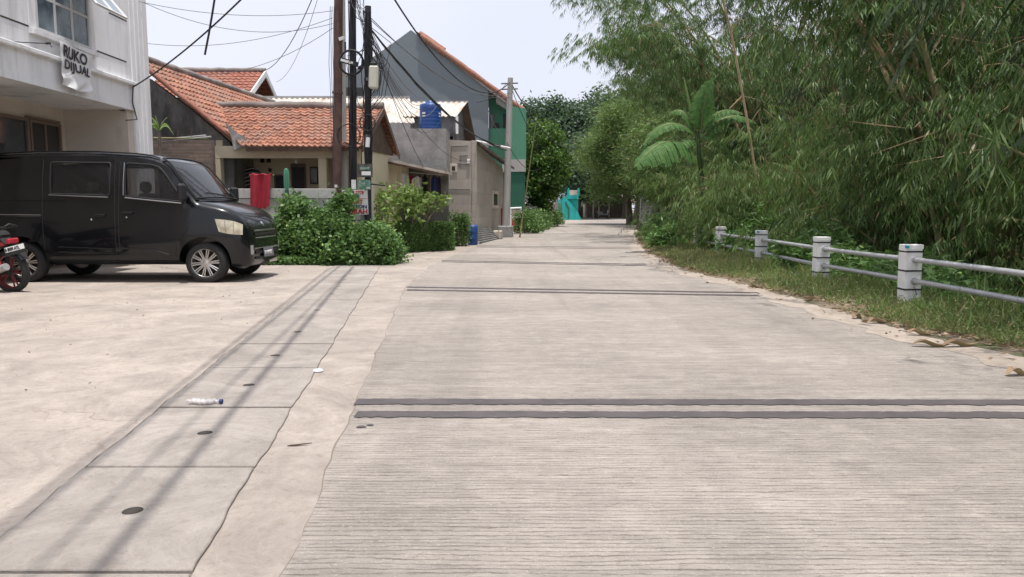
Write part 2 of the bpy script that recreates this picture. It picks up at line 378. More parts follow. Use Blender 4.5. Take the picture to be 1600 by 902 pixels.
# ================================================================== GROUND
def interp(tab):
    ys = [a[0] for a in tab]; xs = [a[1] for a in tab]
    return lambda y: float(np.interp(y, ys, xs))
LP = [(453, 890), (512, 740), (556, 634), (596, 540), (634, 450), (672, 418), (700, 404), (762, 378), (820, 363), (872, 350.5), (905, 344.5), (938, 339.5), (985, 336)]
RP = [(1596, 560), (1442, 525), (1337, 495), (1187, 450), (1067, 422), (1020, 398), (1004, 385), (996, 370), (991, 356), (996, 345), (1012, 340), (1060, 336)]
Lt = [(gp(x, y).y, gp(x, y).x) for x, y in LP]; Rt = [(gp(x, y).y, gp(x, y).x) for x, y in RP]
Lt = [(-8, -.25), (1.2, -.62)] + Lt; Rt = [(-8, 4.3), (3, 4.2)] + Rt
xl = interp(Lt); xr = interp(Rt)
DL = [gp(0, 840), gp(409, 508)]; DR = [gp(311, 884), gp(540, 507)]
def lin(a, b):
    return lambda y: a.x + (b.x - a.x) * (y - a.y) / (b.y - a.y)
dl = lin(*DL); dr = lin(*DR)
ENDY = 16.4
def wob(y, amp=.02, k=0): return amp * (math.sin(y * 5.1 + k) + math.sin(y * 13.7 + 2 * k) * .6 + math.sin(y * 31 + k) * .35)
railx = lambda y: float(np.interp(y, [-5, 8.7, 14, 21, 30, 60, 110], [4.7, 4.68, 4.74, 5.0, 7.2, 13, 24]))
def terr(x, y):
    z = -.03
    e = railx(y) + .9
    if x > e and y < 160:
        z -= min(2.6, (x - e) * .9) * max(0, min(1, (34 - y) / 8))
    if x > 40 or y > 130 or x < -40: z -= .3
    return z
mb = MB()
xs = [-600, -200, -60, -30, -15, -8, -4, 0, 3, 4, 4.6, 5, 5.4, 5.8, 6.4, 7, 7.8, 8.6, 10, 14, 20, 30, 45, 80, 200, 600]
ys = [-60, -20, -8, -3, 0, 3, 6, 9, 12, 15, 18, 21, 24, 27, 30, 34, 40, 50, 70, 100, 130, 200, 600]
mb.grid(lambda u, v: (xs[round(u * (len(xs) - 1))], ys[round(v * (len(ys) - 1))], terr(xs[round(u * (len(xs) - 1))], ys[round(v * (len(ys) - 1))])), len(xs) - 1, len(ys) - 1)
tag(mb.build('ground', MT['dirt']), kind='structure')
def strip(name, fa, fb, y0, y1, step, z, mat, na=1):
    n = max(2, int((y1 - y0) / step)); yy = [y0 + (y1 - y0) * i / n for i in range(n + 1)]
    m = MB(); m.grid(lambda u, v: (fa(yy[round(v * n)]) * (1 - u) + fb(yy[round(v * n)]) * u, yy[round(v * n)], z), na, n, sm=False)
    return tag(m.build(name, mat), kind='structure')
strip('road', lambda y: xl(y) + wob(y, .009), lambda y: xr(y), -8, 112, .06 * 2, .014, MT['road'])
# road turning away behind the trees
mb = MB(); e0 = xl(112); e1 = xr(112); mb.sheet([(e0, 112, .014), (e1, 112, .014), (e1 + 60, 132, .014), (e0 + 50, 140, .014)])
tag(mb.build('far_road', MT['road']), kind='structure')
strip('roadside_apron', lambda y: (xl(y) - 4 if y > 16 else xl(y) - 2.6), lambda y: xl(y) + .03, -8, 112, 1, .002, MT['apron'])
strip('gutter', lambda y: dr(y) - .003 + wob(y, .006, 2), lambda y: xl(y) + .12, -8, ENDY + 1.5, .08, .009, MT['gutter'])
strip('forecourt', lambda y: -30, lambda y: dl(y) + .010 + wob(y, .006, 1), -8, ENDY, .1, .012, MT['court'])
strip('road_edge_crack', lambda y: xl(y) + wob(y, .009) - .007 + .004 * math.sin(y * 3), lambda y: xl(y) + wob(y, .009) + .01, -8, ENDY, .12, .0118, MT['gap'])
strip('drain_bed', lambda y: dl(y) - .06, lambda y: dr(y) + .12, -8, ENDY, 1, .005, MT['gap'])
strip('road_shoulder', lambda y: xr(y) - .05 + wob(y, .05, 4), lambda y: xr(y) + 1.3, -8, 34, .12, .018, MT['dirt'])
# pale dusty band along the verge edge
tagm = slabmat('dusty_edge_concrete', (.40, .34, .285), False)
strip('road_edge_dust', lambda y: xr(y) - .42 + wob(y, .06, 3), lambda y: xr(y) + .1, -8, 60, .12, .0165, tagm)
# drain cover slabs
bounds = [gp(150, y).y for y in (735, 640, 578, 540, 508, 470)]
by = [bounds[0] - 1.95, bounds[0] - .96] + bounds
while by[-1] < ENDY - .6: by.append(by[-1] + 1.02)
by = [by[0] - 1.0] + by
orders = ['nearest', 'second', 'third', 'fourth', 'fifth', 'sixth', 'seventh', 'eighth', 'ninth', 'tenth', 'eleventh', 'twelfth', 'thirteenth', 'fourteenth', 'fifteenth', 'sixteenth']
for i in range(len(by) - 1):
    a, b = by[i] + .012, by[i + 1] - .012
    if i in (3, 5): b -= .014
    c = Vector(((dl((a + b) / 2) + dr((a + b) / 2)) / 2, (a + b) / 2, 0))
    t = thing('drain_cover', f'grey concrete drain cover slab, {orders[i]} from the camera along the roadside drain', 'drain cover', c, 'concrete slabs covering the roadside drain')
    m = MB(); n = 14
    lf = [(dl(a + (b - a) * k / n) + .012 + wob(a + (b - a) * k / n, .006, 1) + .004, a + (b - a) * k / n) for k in range(n + 1)]
    rg = [(dr(a + (b - a) * k / n) - .007 + wob(a + (b - a) * k / n, .006, 2), a + (b - a) * k / n) for k in range(n + 1)]
    poly = lf + rg[::-1]
    tz = .016 + random.uniform(-.0015, .0025)
    m.prism([(x, y, .002) for x, y in poly], (0, 0, tz))
    m.build('slab', MT['slab'], t, bevel=.004)
    hc = Vector((c.x + .02, c.y + random.uniform(-.04, .04), tz + .0035))
    m = MB(); r = .037
    m.lathe([(.001, .0), (r, .0), (r, -.003)], hc, 16)
    hole = m.build('lift_hole', MT['dark'], t)
    m = MB(); m.lathe([(r, -.001), (r + .005, .002), (r + .014, .0015), (r + .02, -.003)], hc, 20)
    m.build('hole_rim', MT['galv'] if i == 1 else MT['slab'], hole)
# joint sealant stripes
def sealstripe(y, w, xa, xb, slope):
    m = MB(); n = 150; top = []; bot = []
    for k in range(n + 1):
        x = xa + (xb - xa) * k / n; yy = y + slope * (x - xa)
        j = .05 * w
        top.append((x, yy + w / 2 + random.uniform(-j, j), .0185)); bot.append((x, yy - w / 2 + random.uniform(-j, j) * 2, .0185))
    m.add(bot + top, [(k, k + 1, n + 2 + k, n + 1 + k) for k in range(n)])
    return tag(m.build('road_joint_seal', MT['seal'], recalc=False), kind='structure')
for (ya, yb, x0, x1, yr) in ((632, 652, 556, 1900, 1.5), (450.5, 455, 636, 1185, 9), (408.5, 410.5, 690, 1010, 6), (385, 387, 745, 1000, 3)):
    for yy in (ya, yb):
        g0 = gp(x0, yy); g1 = gp(x1, yy + yr)
        w = .125 if ya > 600 else .14
        sealstripe(g0.y, w, g0.x, min(g1.x, xr(g0.y) - .1), (g1.y - g0.y) / (g1.x - g0.x))
# roof/ground leftovers: small sealant blots
for px, py, s in ((565, 672, .02), (578, 669, .014)):
    g = gp(px, py); m = MB(); k = 14
    m.sheet([(g.x + s * 1.6 * math.cos(a) * random.uniform(.7, 1.1), g.y + s * math.sin(a) * random.uniform(.6, 1.1), .0187) for a in [2 * math.pi * q / k for q in range(k)]])
    tag(m.build('sealant_stain', MT['seal'], recalc=False), kind='structure')

# ================================================================== GUARD RAIL
gr = thing('guard_rail', 'roadside guard rail of white banded posts and grey pipes before the bamboo', 'guard rail', (4.7, 9, 0))
py_ = [-1.5, 1.2, 3.8, 6.3] + [P(x, y, 1).y * 0 + .45 * FPX / (y - 325) * .958 for x, y in ((1425, 382), (1285, 370), (1190, 360), (1127, 354), (1091, 350))]
pxs = {4: 1427, 5: 1286, 6: 1191, 7: 1127, 8: 1091}
posts = []
for i, y in enumerate(py_):
    x = (pxs[i] - 800) / FPX * y * .995 if i in pxs else 4.72
    posts.append((x, y))
PH = .715; PW = .19
for i, (x, y) in enumerate(posts):
    m = MB(); lean = random.uniform(-.015, .015)
    q = Matrix.Rotation(lean, 3, 'Y') @ Matrix.Rotation(random.uniform(-.06, .02), 3, 'Z')
    m.box((x, y, PH / 2 - .15), (PW, PW, PH + .3 - .05), rot=q)
    po = m.build('post', MT['whitepaint'], gr, bevel=.004)
    m = MB(); m.box((x, y, PH - .02), (PW + .006, PW + .006, .05), rot=q); pass
    m.build('cap', MT['whitepaint'], po, bevel=.003)
    for zb in (PH - .075, PH - .30, PH - .52):
        m = MB(); m.box((x, y, zb), (PW + .012, PW + .012, .018), rot=q); m.build('band', MT['black'], po)
    if i in (4, 6):
        m = MB(); m.box((x - PW / 2 + .0, y - PW / 2 + .01, PH - .018), (.035, .032, .035), rot=q); m.build('tile_chip', MT['cyan'], po)
for i in range(len(posts) - 1):
    (x0, y0), (x1, y1) = posts[i], posts[i + 1]
    for zb in (PH - .17, PH - .42, PH - .66):
        d = Vector((x1 - x0, y1 - y0, 0)).normalized()
        a = Vector((x0, y0, zb)) + d * (PW / 2 - .005); b = Vector((x1, y1, zb)) - d * (PW / 2 - .005)
        m = MB(); mid = a.lerp(b, .5); dz = Vector((random.uniform(-.004, .004), 0, random.uniform(-.006, .002)))
        m.tube([a, a.lerp(b, .25) + dz * .6, mid + dz, a.lerp(b, .75) + dz * .6, b], .031, 14)
        pi_ = m.build('pipe', MT['galv'], gr)
        for e, s in ((a, 1), (b, -1)):
            m = MB(); m.tube([e, e + d * .035 * s], .040, 14); m.build('collar', MT['galv'], pi_)

# ================================================================== VERGE GRASS, LITTER, WEEDS
def grassfield(name, n, yr, fx, label, hmin, hmax, mat, cat='grass', wid=.007, z=0.02, dens=None):
    y = yr[0] + (yr[1] - yr[0]) * RNG.random(n) ** 1.35
    lo = np.array([fx(v)[0] for v in y]); hi = np.array([fx(v)[1] for v in y])
    u = RNG.random(n); x = lo + (hi - lo) * u
    cl = np.sin(x * 7.3 + y * 2.1) * np.sin(y * 5.7 - x * 3) + np.sin(y * 1.9 + 1) * .6
    keep = cl + RNG.normal(size=n) * .8 + u * 1.4 > -.4
    x, y, cl, u = x[keep], y[keep], cl[keep], u[keep]; k = len(x)
    p = np.stack([x, y, np.full(k, z)], 1)
    h = RNG.uniform(hmin, hmax, k) * (1 + .35 * np.clip(cl, -1, 1)) * (.5 + .8 * np.clip(u * 2.2, 0, 1))
    d = np.stack([RNG.normal(size=k) * .45, RNG.normal(size=k) * .45, np.ones(k)], 1)
    q = leafquads(p, d, h, np.full(k, wid) * RNG.uniform(.7, 1.6, k), mid=.5, fold=.3)
    q[:, 2, :2] += RNG.normal(size=(k, 2)) * .03
    # small leaflets on stems
    kk = int(k * .8); sel = RNG.integers(0, k, kk)
    fr = RNG.uniform(.3, 1, kk)[:, None]
    lp = q[sel, 0] * (1 - fr) + q[sel, 2] * fr
    dd = RNG.normal(size=(kk, 3)); dd[:, 2] = dd[:, 2] * .4 + .1
    l2 = leafquads(lp, dd, RNG.uniform(.02, .05, kk), RNG.uniform(.006, .014, kk))
    return tag(npmesh(name, np.concatenate([q, l2]), 4, mat), label, cat, kind='stuff')
fxv = lambda y: (xr(y) + .08 + .10 * math.sin(y * 2.3) + .05 * math.sin(y * 9), railx(y) + 1.1)
grassfield('verge_grass', 30000, (3, 13), fxv, 'dry green grass and weeds growing along the guard rail', .05, .17, MT['grassm'], wid=.009)
grassfield('verge_weeds', 9000, (3, 14), lambda y: (fxv(y)[0] + .1, fxv(y)[1] - .1), 'greener weeds mixed into the dry verge grass', .08, .24, MT['grass2'], cat='weeds', wid=.012)
grassfield('verge_grass_beyond', 42000, (13, 34), lambda y: (xr(y) + .05 + .1 * math.sin(y * 2), max(railx(y), xr(y)) + 1.2), 'green grass along the far stretch of the verge', .06, .19, MT['grassm'], wid=.013)
def litter(name, n, yr, fx, label, s0, s1, mat, z=.03):
    y = RNG.uniform(yr[0], yr[1], n); y = yr[0] + (yr[1] - yr[0]) * RNG.random(n) ** 1.5
    x = np.array([fx(v) for v in y]) + np.abs(RNG.normal(size=n)) * .0 + RNG.normal(size=n) * .10
    p = np.stack([x, y, np.full(n, z) + RNG.random(n) * .02], 1)
    d = RNG.normal(size=(n, 3)); d[:, 2] *= .15
    return tag(npmesh(name, leafquads(p, d, RNG.uniform(s0, s1, n), RNG.uniform(.012, .035, n)), 4, mat), label, 'leaf litter', kind='stuff')
litter('leaf_litter', 1700, (3, 30), lambda y: xr(y) + .1 + .07 * math.sin(y * 2.3), 'brown fallen leaves along the edge of the road', .04, .13, MT['litter'])
litter('leaf_litter_strewn', 110, (3, 30), lambda y: xr(y) - .2 + random.uniform(-.25, .1), 'dry leaves strewn on the road surface beside the verge', .03, .09, MT['litter'], z=.022)
# big dry bamboo sheaths as things
shn = [(1500, 545, .34, .2, 'long curled beige bamboo sheath lying on the road edge nearest the camera'), (1438, 527, .24, -.1, 'brown curled bamboo sheath at the grass edge left of the longest one'),
       (1590, 590, .20, .3, 'small brown sheath lying alone on the road at the right edge'), (1372, 508, .22, .1, 'short dry bamboo sheath beside the grass in line with the nearest post'),
       (1340, 500, .18, .6, 'pale torn sheath at the grass edge between the two nearest posts'), (1455, 545, .30, -.15, 'flat dark dry sheath lying on the concrete off the grass'), (1180, 452, .22, .2, 'dry brown sheath at the verge where the second road joint ends')]
for px, py, L, rz, lab in shn:
    g = gp(px, py); m = MB()
    m.grid(lambda u, v: (g.x + (u - .5) * L * math.cos(rz) - (v - .5) * .05 * math.sin(rz) * math.sin(math.pi * min(1, u + .15)), g.y + (u - .5) * L * math.sin(rz) + (v - .5) * .07 * math.sin(math.pi * (u * .8 + .12)), .03 + .035 * abs(v - .5) * 2 * math.sin(math.pi * u) + .02 * math.sin(u * 7)), 12, 6)
    tag(m.build('dry_sheath', MT['litter'], recalc=False), lab, 'dry sheath', 'dry bamboo sheaths fallen by the verge')
# small debris on the concrete
g = gp(468, 700); m = MB(); m.prism([(g.x - .055, g.y - .012, .012), (g.x - .01, g.y - .006, .014), (g.x + .055, g.y + .02, .016), (g.x + .01, g.y + .014, .014), (g.x - .04, g.y + .002, .012)], (0, 0, .004))
tag(m.build('dead_leaf', MT['wood'], recalc=False), 'narrow dark dead leaf lying on the smooth gutter concrete', 'leaf')
g = gp(318, 636)
t = thing('crushed_bottle', 'crushed clear plastic bottle lying in the gap between two drain covers', 'bottle', g)
clear, tt, b = nt('clear_plastic'); b.inputs['Base Color'].default_value = (.7, .68, .67, 1); b.inputs['Roughness'].default_value = .15; b.inputs['Alpha'].default_value = .5
m = MB(); m.grid(lambda u, v: (g.x + (u - .5) * .19, g.y + .028 * math.cos(v * 2 * math.pi) * (1 if .1 < u < .82 else .4) + .01 * math.sin(u * 9), .035 + .014 * math.sin(v * 2 * math.pi) * (1 if .1 < u < .82 else .5) + .004 * math.sin(u * 40)), 26, 12)
m.build('body', clear, t, recalc=False)
m = MB(); m.tube([(g.x + .095, g.y, .033), (g.x + .112, g.y, .033)], .014, 10); m.build('cap', MT['inkblue'], t)
g = gp(497, 583); m = MB(); m.lathe([(.001, .012), (.03, .014), (.04, .006), (.037, .0)], (g.x, g.y, .012), 9)
tag(m.build('crumpled_paper', MT['banner']), 'small white crumpled paper scrap beside the drain covers', 'paper scrap')
# pebbles on the forecourt: uncountable
k = 260
p = np.stack([RNG.uniform(-10, -2.5, k), RNG.uniform(3, 16, k), np.full(k, .018)], 1)
pd = RNG.normal(size=(k, 3)); pd[:, 2] *= .1
tag(npmesh('grit_litter', leafquads(p, pd, RNG.uniform(.008, .035, k), RNG.uniform(.008, .025, k)), 4, MT['litter']), 'bits of grit and leaf scattered over the concrete forecourt', 'grit', kind='stuff')
# ================================================================== BUILDINGS
def poly_prism(pts, ext, name, mat, parent, bevel=0):
    m = MB(); m.prism(pts, ext); return m.build(name, mat, parent, bevel=bevel)
def box(a, b, name, mat, parent, bevel=0):
    m = MB(); m.bb(a, b); return m.build(name, mat, parent, bevel=bevel)
def roofgrid(name, mat, parent, e0, e1, r1, r0, kind='tile', tw=.21, th=.27, amp=.016, thick=.03, jag=0):
    """e0-e1 eave, r0-r1 ridge (bilinear patch) with real tile / corrugation relief"""
    e0, e1, r1, r0 = map(Vector, (e0, e1, r1, r0))
    W = max((e1 - e0).length, (r1 - r0).length); L = max((r0 - e0).length, (r1 - e1).length)
    nrm = (e1 - e0).cross(r0 - e0).normalized()
    if nrm.z < 0: nrm = -nrm
    nc = max(1, round(W / tw)); m = MB(); vs = []; uvs = []
    k = 5; nu = nc * k
    if kind == 'tile':
        nr = max(1, round(L / th)); rows = []
        for r in range(nr): rows += [(r / nr, .032, r), ((r + .93) / nr, .0, r + .93)]
        rows.append((1, 0, nr - .01))
    else:
        nr = 6; rows = [(r / nr, 0, r) for r in range(nr + 1)]
    ph = [random.uniform(-.006, .006) for _ in range(400)]
    for (v, dz, rv) in rows:
        for i in range(nu + 1):
            u = i / nu; p = e0.lerp(e1, u).lerp(r0.lerp(r1, u), v)
            a = i / k * 2 * math.pi
            if kind == 'tile': hgt = amp * (math.cos(a) + .35 * math.cos(2 * a + .6)) + dz + ph[(int(i / k) * 7 + int(rv) * 13) % 400]
            else: hgt = amp * math.cos(a) + ph[(int(rv) * 13) % 400] * .3
            vs.append(p + nrm * hgt); uvs.append((i / k + 1e-3, rv + 1e-3))
    n = len(rows)
    fs = [(j * (nu + 1) + i, j * (nu + 1) + i + 1, (j + 1) * (nu + 1) + i + 1, (j + 1) * (nu + 1) + i) for j in range(n - 1) for i in range(nu)]
    m.add(vs, fs, 0, kind != 'tile')
    lo = [v - nrm * thick for v in vs]; o = len(vs)
    m.add(lo, [f[::-1] for f in fs])
    per = [i for i in range(nu)]
    m.f += [(i, i + o, i + 1 + o, i + 1) for i in per] + [((n - 1) * (nu + 1) + i, (n - 1) * (nu + 1) + i + 1, (n - 1) * (nu + 1) + i + 1 + o, (n - 1) * (nu + 1) + i + o) for i in per]
    m.f += [(j * (nu + 1), (j + 1) * (nu + 1), (j + 1) * (nu + 1) + o, j * (nu + 1) + o) for j in range(n - 1)] + [(j * (nu + 1) + nu, j * (nu + 1) + nu + o, (j + 1) * (nu + 1) + nu + o, (j + 1) * (nu + 1) + nu) for j in range(n - 1)]
    ex = len(m.f) - len(m.m); m.m += [0] * ex; m.sm += [False] * ex
    ob = m.build(name, mat, parent, recalc=False)
    uv = ob.data.uv_layers.new(name='UVMap'); allu = uvs + uvs
    for lp in ob.data.loops: uv.data[lp.index].uv = allu[lp.vertex_index]
    return ob
def ridge(name, a, b, r, mat, parent, n=8):
    a, b = Vector(a), Vector(b); k = max(2, int((b - a).length / .3)); pts = []
    for i in range(k + 1):
        pts.append(a.lerp(b, i / k) + Vector((0, 0, random.uniform(-.012, .012))))
    m = MB(); m.tube(pts, [r * random.uniform(.88, 1.1) for _ in pts], n); return m.build(name, mat, parent)
def window(parent, o, xd, wd, hd, cols, rows, mf, mg, fw=.06, dep=.06, name='window', nrm=None):
    """o = lower-left corner on the wall surface; xd unit horizontal; nrm outwards"""
    o = Vector(o); xd = Vector(xd).normalized(); zd = Vector((0, 0, 1)); nrm = Vector(nrm).normalized()
    q = Matrix((xd, nrm, zd)).transposed()
    m = MB()
    def bar(x0, z0, x1, z1, d0, d1):
        c = o + xd * (x0 + x1) / 2 + zd * (z0 + z1) / 2 + nrm * (d0 + d1) / 2
        m.box(c, (abs(x1 - x0), abs(d1 - d0), abs(z1 - z0)), rot=q)
    bar(-fw, -fw, wd + fw, 0, -.02, dep); bar(-fw, hd, wd + fw, hd + fw, -.02, dep)
    bar(-fw, 0, 0, hd, -.02, dep); bar(wd, 0, wd + fw, hd, -.02, dep)
    for i in range(1, cols): bar(wd * i / cols - fw / 2.4, 0, wd * i / cols + fw / 2.4, hd, -.02, dep * .7)
    for j in range(1, rows): bar(0, hd * j / rows - fw / 2.6, wd, hd * j / rows + fw / 2.6, -.02, dep * .66)
    f = m.build(name, mf, parent)
    m = MB(); c = o + xd * wd / 2 + zd * hd / 2 + nrm * .008
    m.box(c, (wd, .012, hd), rot=q); m.build('pane', mg, f)
    return f

# ---------------- white shop house on the left (facade plane x = FX)
FX = -7.45
def F(px, py): return PX(px, py, FX)
corner = F(231, 100).y; pil = F(205, 100).y
sh = thing('shop_house', 'white two storey shop house with banner over its recessed ground floor', 'shop house', (FX - 3, 12, 0))
zt = 7.6; zb = F(204, 172.6).z; zc = F(204, 130.2).z
Y0 = 3.5; IN = FX - 1.25
m = MB()
m.bb((FX - 9, Y0, zb + .12), (FX, pil, zt))                      # upper storey
m.build('upper_wall', MT['white'], sh)
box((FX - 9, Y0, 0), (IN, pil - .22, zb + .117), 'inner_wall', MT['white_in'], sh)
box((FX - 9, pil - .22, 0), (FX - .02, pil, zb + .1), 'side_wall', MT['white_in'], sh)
m = MB(); m.bb((FX - 9, pil, 0), (FX + .02, corner, zt + .1)); m.build('corner_pillar', MT['white'], sh)
for i in range(3):
    yy = pil + .14 + i * (corner - pil - .2) / 3
    box((FX + .02, yy, 0), (FX + .035, yy + .05, zt), 'pillar_rib', MT['white'], sh)
box((FX - 1.3, Y0, zb), (FX + .05, pil - .002, zb + .117), 'canopy_soffit', MT['white'], sh)
box((FX + .002, Y0, zb + .12), (FX + .03, pil - .002, zc - .05), 'fascia_band', MT['white'], sh)
m = MB(); m.bb((FX + .002, Y0, zc - .05), (FX + .11, pil - .002, zc + .02)); m.build('ledge', MT['white'], sh, bevel=.01)
# siding grooves (dark shadow gaps)
for (pa, pb) in (((0, 24.4), (47.7, 42.1)), ((151, 79.5), (197.3, 96.7))):
    for k in range(1):
        a = F(*pa); b = F(*pb)
        box((FX + .001, a.y, a.z - .012), (FX + .006, b.y, a.z + .012), 'siding_groove', MT['dark'], sh)
a = F(50, 24.4); 
for dz, ya, yb in ((.42, None, None),):
    g1 = F(170, 20); g2 = F(197.5, 31)
    box((FX + .001, g1.y, g1.z - .012), (FX + .006, g2.y, g1.z + .012), 'siding_groove', MT['dark'], sh)
# upper window
wa = F(57, 46); wb = F(137, 0); wz = F(57, 40).z
wy0 = F(56.5, 40).y; wy1 = F(137, 70).y; wz0 = F(57, 43).z
wf = window(sh, (FX, wy0, wz0), (0, 1, 0), wy1 - wy0, 1.5, 3, 3, MT['frame'], MT['glassblue'], fw=.055, dep=.04, nrm=(1, 0, 0))
box((FX + .001, wy0 - .2, wz0 - .13), (FX + .09, wy1 + .22, wz0 - .06), 'window_sill', MT['white'], wf)
box((FX + .001, wy0 - .2, wz0 - .06), (FX + .03, wy0 - .056, wz0 + 1.6), 'window_surround', MT['white'], wf)
box((FX + .001, wy1 + .056, wz0 - .06), (FX + .03, wy1 + .2, wz0 + 1.6), 'window_surround', MT['white'], wf)
# opened top-hung sash: hinge high, swinging outwards
hz = wz0 + 1.25; sash = MB()
q = Matrix.Rotation(-R(38), 3, 'Y')
zt0 = 1.5 - 1.5 / 3
yw0, yw1 = wy0 + (wy1 - wy0) * .38, wy1 + .05
def sp(y, d): return Vector((FX + .05 + d * math.sin(R(40)), y, hz - d * math.cos(R(40))))
LS = .98
for (y, w_) in ((yw0, .05), (yw0 + (yw1 - yw0) / 2, .05), (yw1, .05)): sash.tube([sp(y, 0), sp(y, LS)], .025, 4, sm=False)
for d in (0, LS): sash.tube([sp(yw0, d), sp(yw1, d)], .025, 4, sm=False)
so_ = sash.build('open_sash', MT['frame'], wf)
m = MB(); m.add([sp(yw0, .02), sp(yw1, .02), sp(yw1, LS - .02), sp(yw0, LS - .02)], [(0, 1, 2, 3)])
pane = m.build('sash_pane', MT['glassblue'], so_, recalc=False)
# ground floor shutters / doors, behind
def I(px, py): return PX(px, py, IN)
d0 = I(-60, 220).y; d1 = I(40, 220).y; d2 = I(92, 240).y; dz = I(92, 199).z
window(sh, (IN, d0, .05), (0, 1, 0), d1 - d0, dz - .05, 1, 1, MT['alu'], MT['glass'], fw=.06, dep=.05, nrm=(1, 0, 0), name='shop_door')
window(sh, (IN, d1 + .14, .05), (0, 1, 0), d2 - d1 - .14, dz - .05, 2, 1, MT['alu'], MT['doordark'], fw=.05, dep=.05, nrm=(1, 0, 0), name='shop_door')
box((IN, d1 + .01, dz + .06), (IN + .07, d2, dz + .1), 'door_lintel', MT['alu'], sh)
m = MB(); wpts = [F(203, 170), F(203, 171), I(160, 168.5), I(109, 163), I(110, 185), I(112, 224), I(115, 238)]
m.tube([Vector((FX - .05, pil - .26, zb - .02)), PX(150, 168, IN + .5), I(109, 164) + Vector((.02, 0, 0)), I(110, 190) + Vector((.02, 0, 0)), I(113, 226) + Vector((.02, 0, 0))], .012, 6)
m.build('surface_wire', MT['cable'], sh)
bx = I(114, 232); box(bx + Vector((.0, -.06, -.1)), bx + Vector((.06, .06, .1)), 'meter_box', MT['cablegrey'], sh, bevel=.01)
bk = F(72, 68); m = MB(); m.tube([bk, bk + Vector((.07, 0, 0)), bk + Vector((.09, 0, -.05))], .018, 6); m.build('cable_bracket', MT['cablegrey'], sh)
# banner hanging from the ledge
ba = F(79, 63); bb_ = F(131, 88); bc = F(130.5, 148); bd = F(84, 134)
bn = thing('sale_banner', 'crumpled white sale banner with black block letters hung on the white shop house', 'banner', ba)
def bp(u, v):
    top = ba.lerp(bb_, u); bot = bd.lerp(bc, u); p = top.lerp(bot, v)
    cr = max(0, v - .62)
    p.x = FX + .14 + .012 * math.sin(u * 9 + v * 4) + cr * .10 * math.sin(u * 6 + v * 9) ** 2 + .004 * math.sin(v * 17)
    p.z += cr * .06 * math.sin(u * 8 + 1)
    return p
m = MB(); m.grid(bp, 30, 36); m.build('cloth', MT['banner'], bn, recalc=False)
def btext(txt, u0, v0, u1, v1):
    cu = bpy.data.curves.new('lettering', 'FONT'); cu.body = txt; cu.size = 1; cu.extrude = 0; cu.offset = .03
    to = bpy.data.objects.new('tmp', cu); C.objects.link(to)
    me = bpy.data.meshes.new_from_object(to.evaluated_get(bpy.context.evaluated_depsgraph_get())); bpy.data.objects.remove(to)
    bmx = bmesh.new(); bmx.from_mesh(me); bmesh.ops.subdivide_edges(bmx, edges=bmx.edges, cuts=2); bmx.to_mesh(me); bmx.free()
    xs_ = [v.co.x for v in me.vertices]; ys_ = [v.co.y for v in me.vertices]; x0, x1, y0, y1 = min(xs_), max(xs_), min(ys_), max(ys_)
    for v in me.vertices:
        uu = (v.co.x - x0) / (x1 - x0); vv = (y1 - v.co.y) / (y1 - y0)
        p = bp(u0 + (u1 - u0) * uu, v0 + (v1 - v0) * vv) + Vector((.014, 0, 0)); v.co = p - ba
    me.materials.clear(); me.materials.append(MT['ink'])
    o = bpy.data.objects.new('lettering', me); C.objects.link(o); o.parent = bn
btext('RUKO', .07, .05, .80, .33); btext('DIJUAL', .10, .37, .93, .65)

# ---------------- weathered house with its ridge running away from the camera
YG = 17.2
ho = thing('weathered_house', 'old house with blackened gable wall and a long orange tiled slope beside the shop house', 'house', P(290, 330, YG + 2) * 1)
r0 = P(205, 88, YG); rb = P(415, 158, 27.0); e0 = P(377, 228, YG); eb = Vector((e0.x + .1, 22.0, e0.z))
rb = Vector((r0.x - .05, 27.5, r0.z + .35))
wl = [P(160, 118, YG + .25), P(231, 122, YG + .25), P(300, 172, YG + .25), P(358, 222, YG + .25), P(366, 238, YG + .25), P(366, 300, YG + .25)]
wl += [Vector((wl[-1].x, YG + .25, 0)), Vector((wl[0].x, YG + .25, 0))]
poly_prism(wl, (0, .2, 0), 'gable_wall', MT['darkplaster'], ho)
box((P(140, 200, YG).x, YG + .5, 0), (e0.x - .35, 26, e0.z - .2), 'rear_wall', MT['darkplaster'], ho)
roofgrid('roof', MT['tile'], ho, (e0.x, YG, e0.z), (eb.x, 27.5, eb.z), rb, (r0.x, YG, r0.z))
ridge('ridge_cap', (r0.x, YG - .02, r0.z + .05), rb + Vector((0, 0, .05)), .09, MT['ridge'], ho)
ridge('verge_cap', (e0.x, YG - .02, e0.z + .02), (r0.x, YG - .02, r0.z + .0), .055, MT['tile_old'], ho)
fl = P(366, 205, YG - .05)
m = MB(); pts = [P(352, 192, YG - .06), P(372, 210, YG - .10), P(383, 214, YG - .15), P(388, 226, YG - .16), P(366, 236, YG - .12), P(362, 215, YG - .08)]
m.prism(pts, (0, -.02, .01)); m.build('flashing_sheet', MT['zincgrey'], ho)
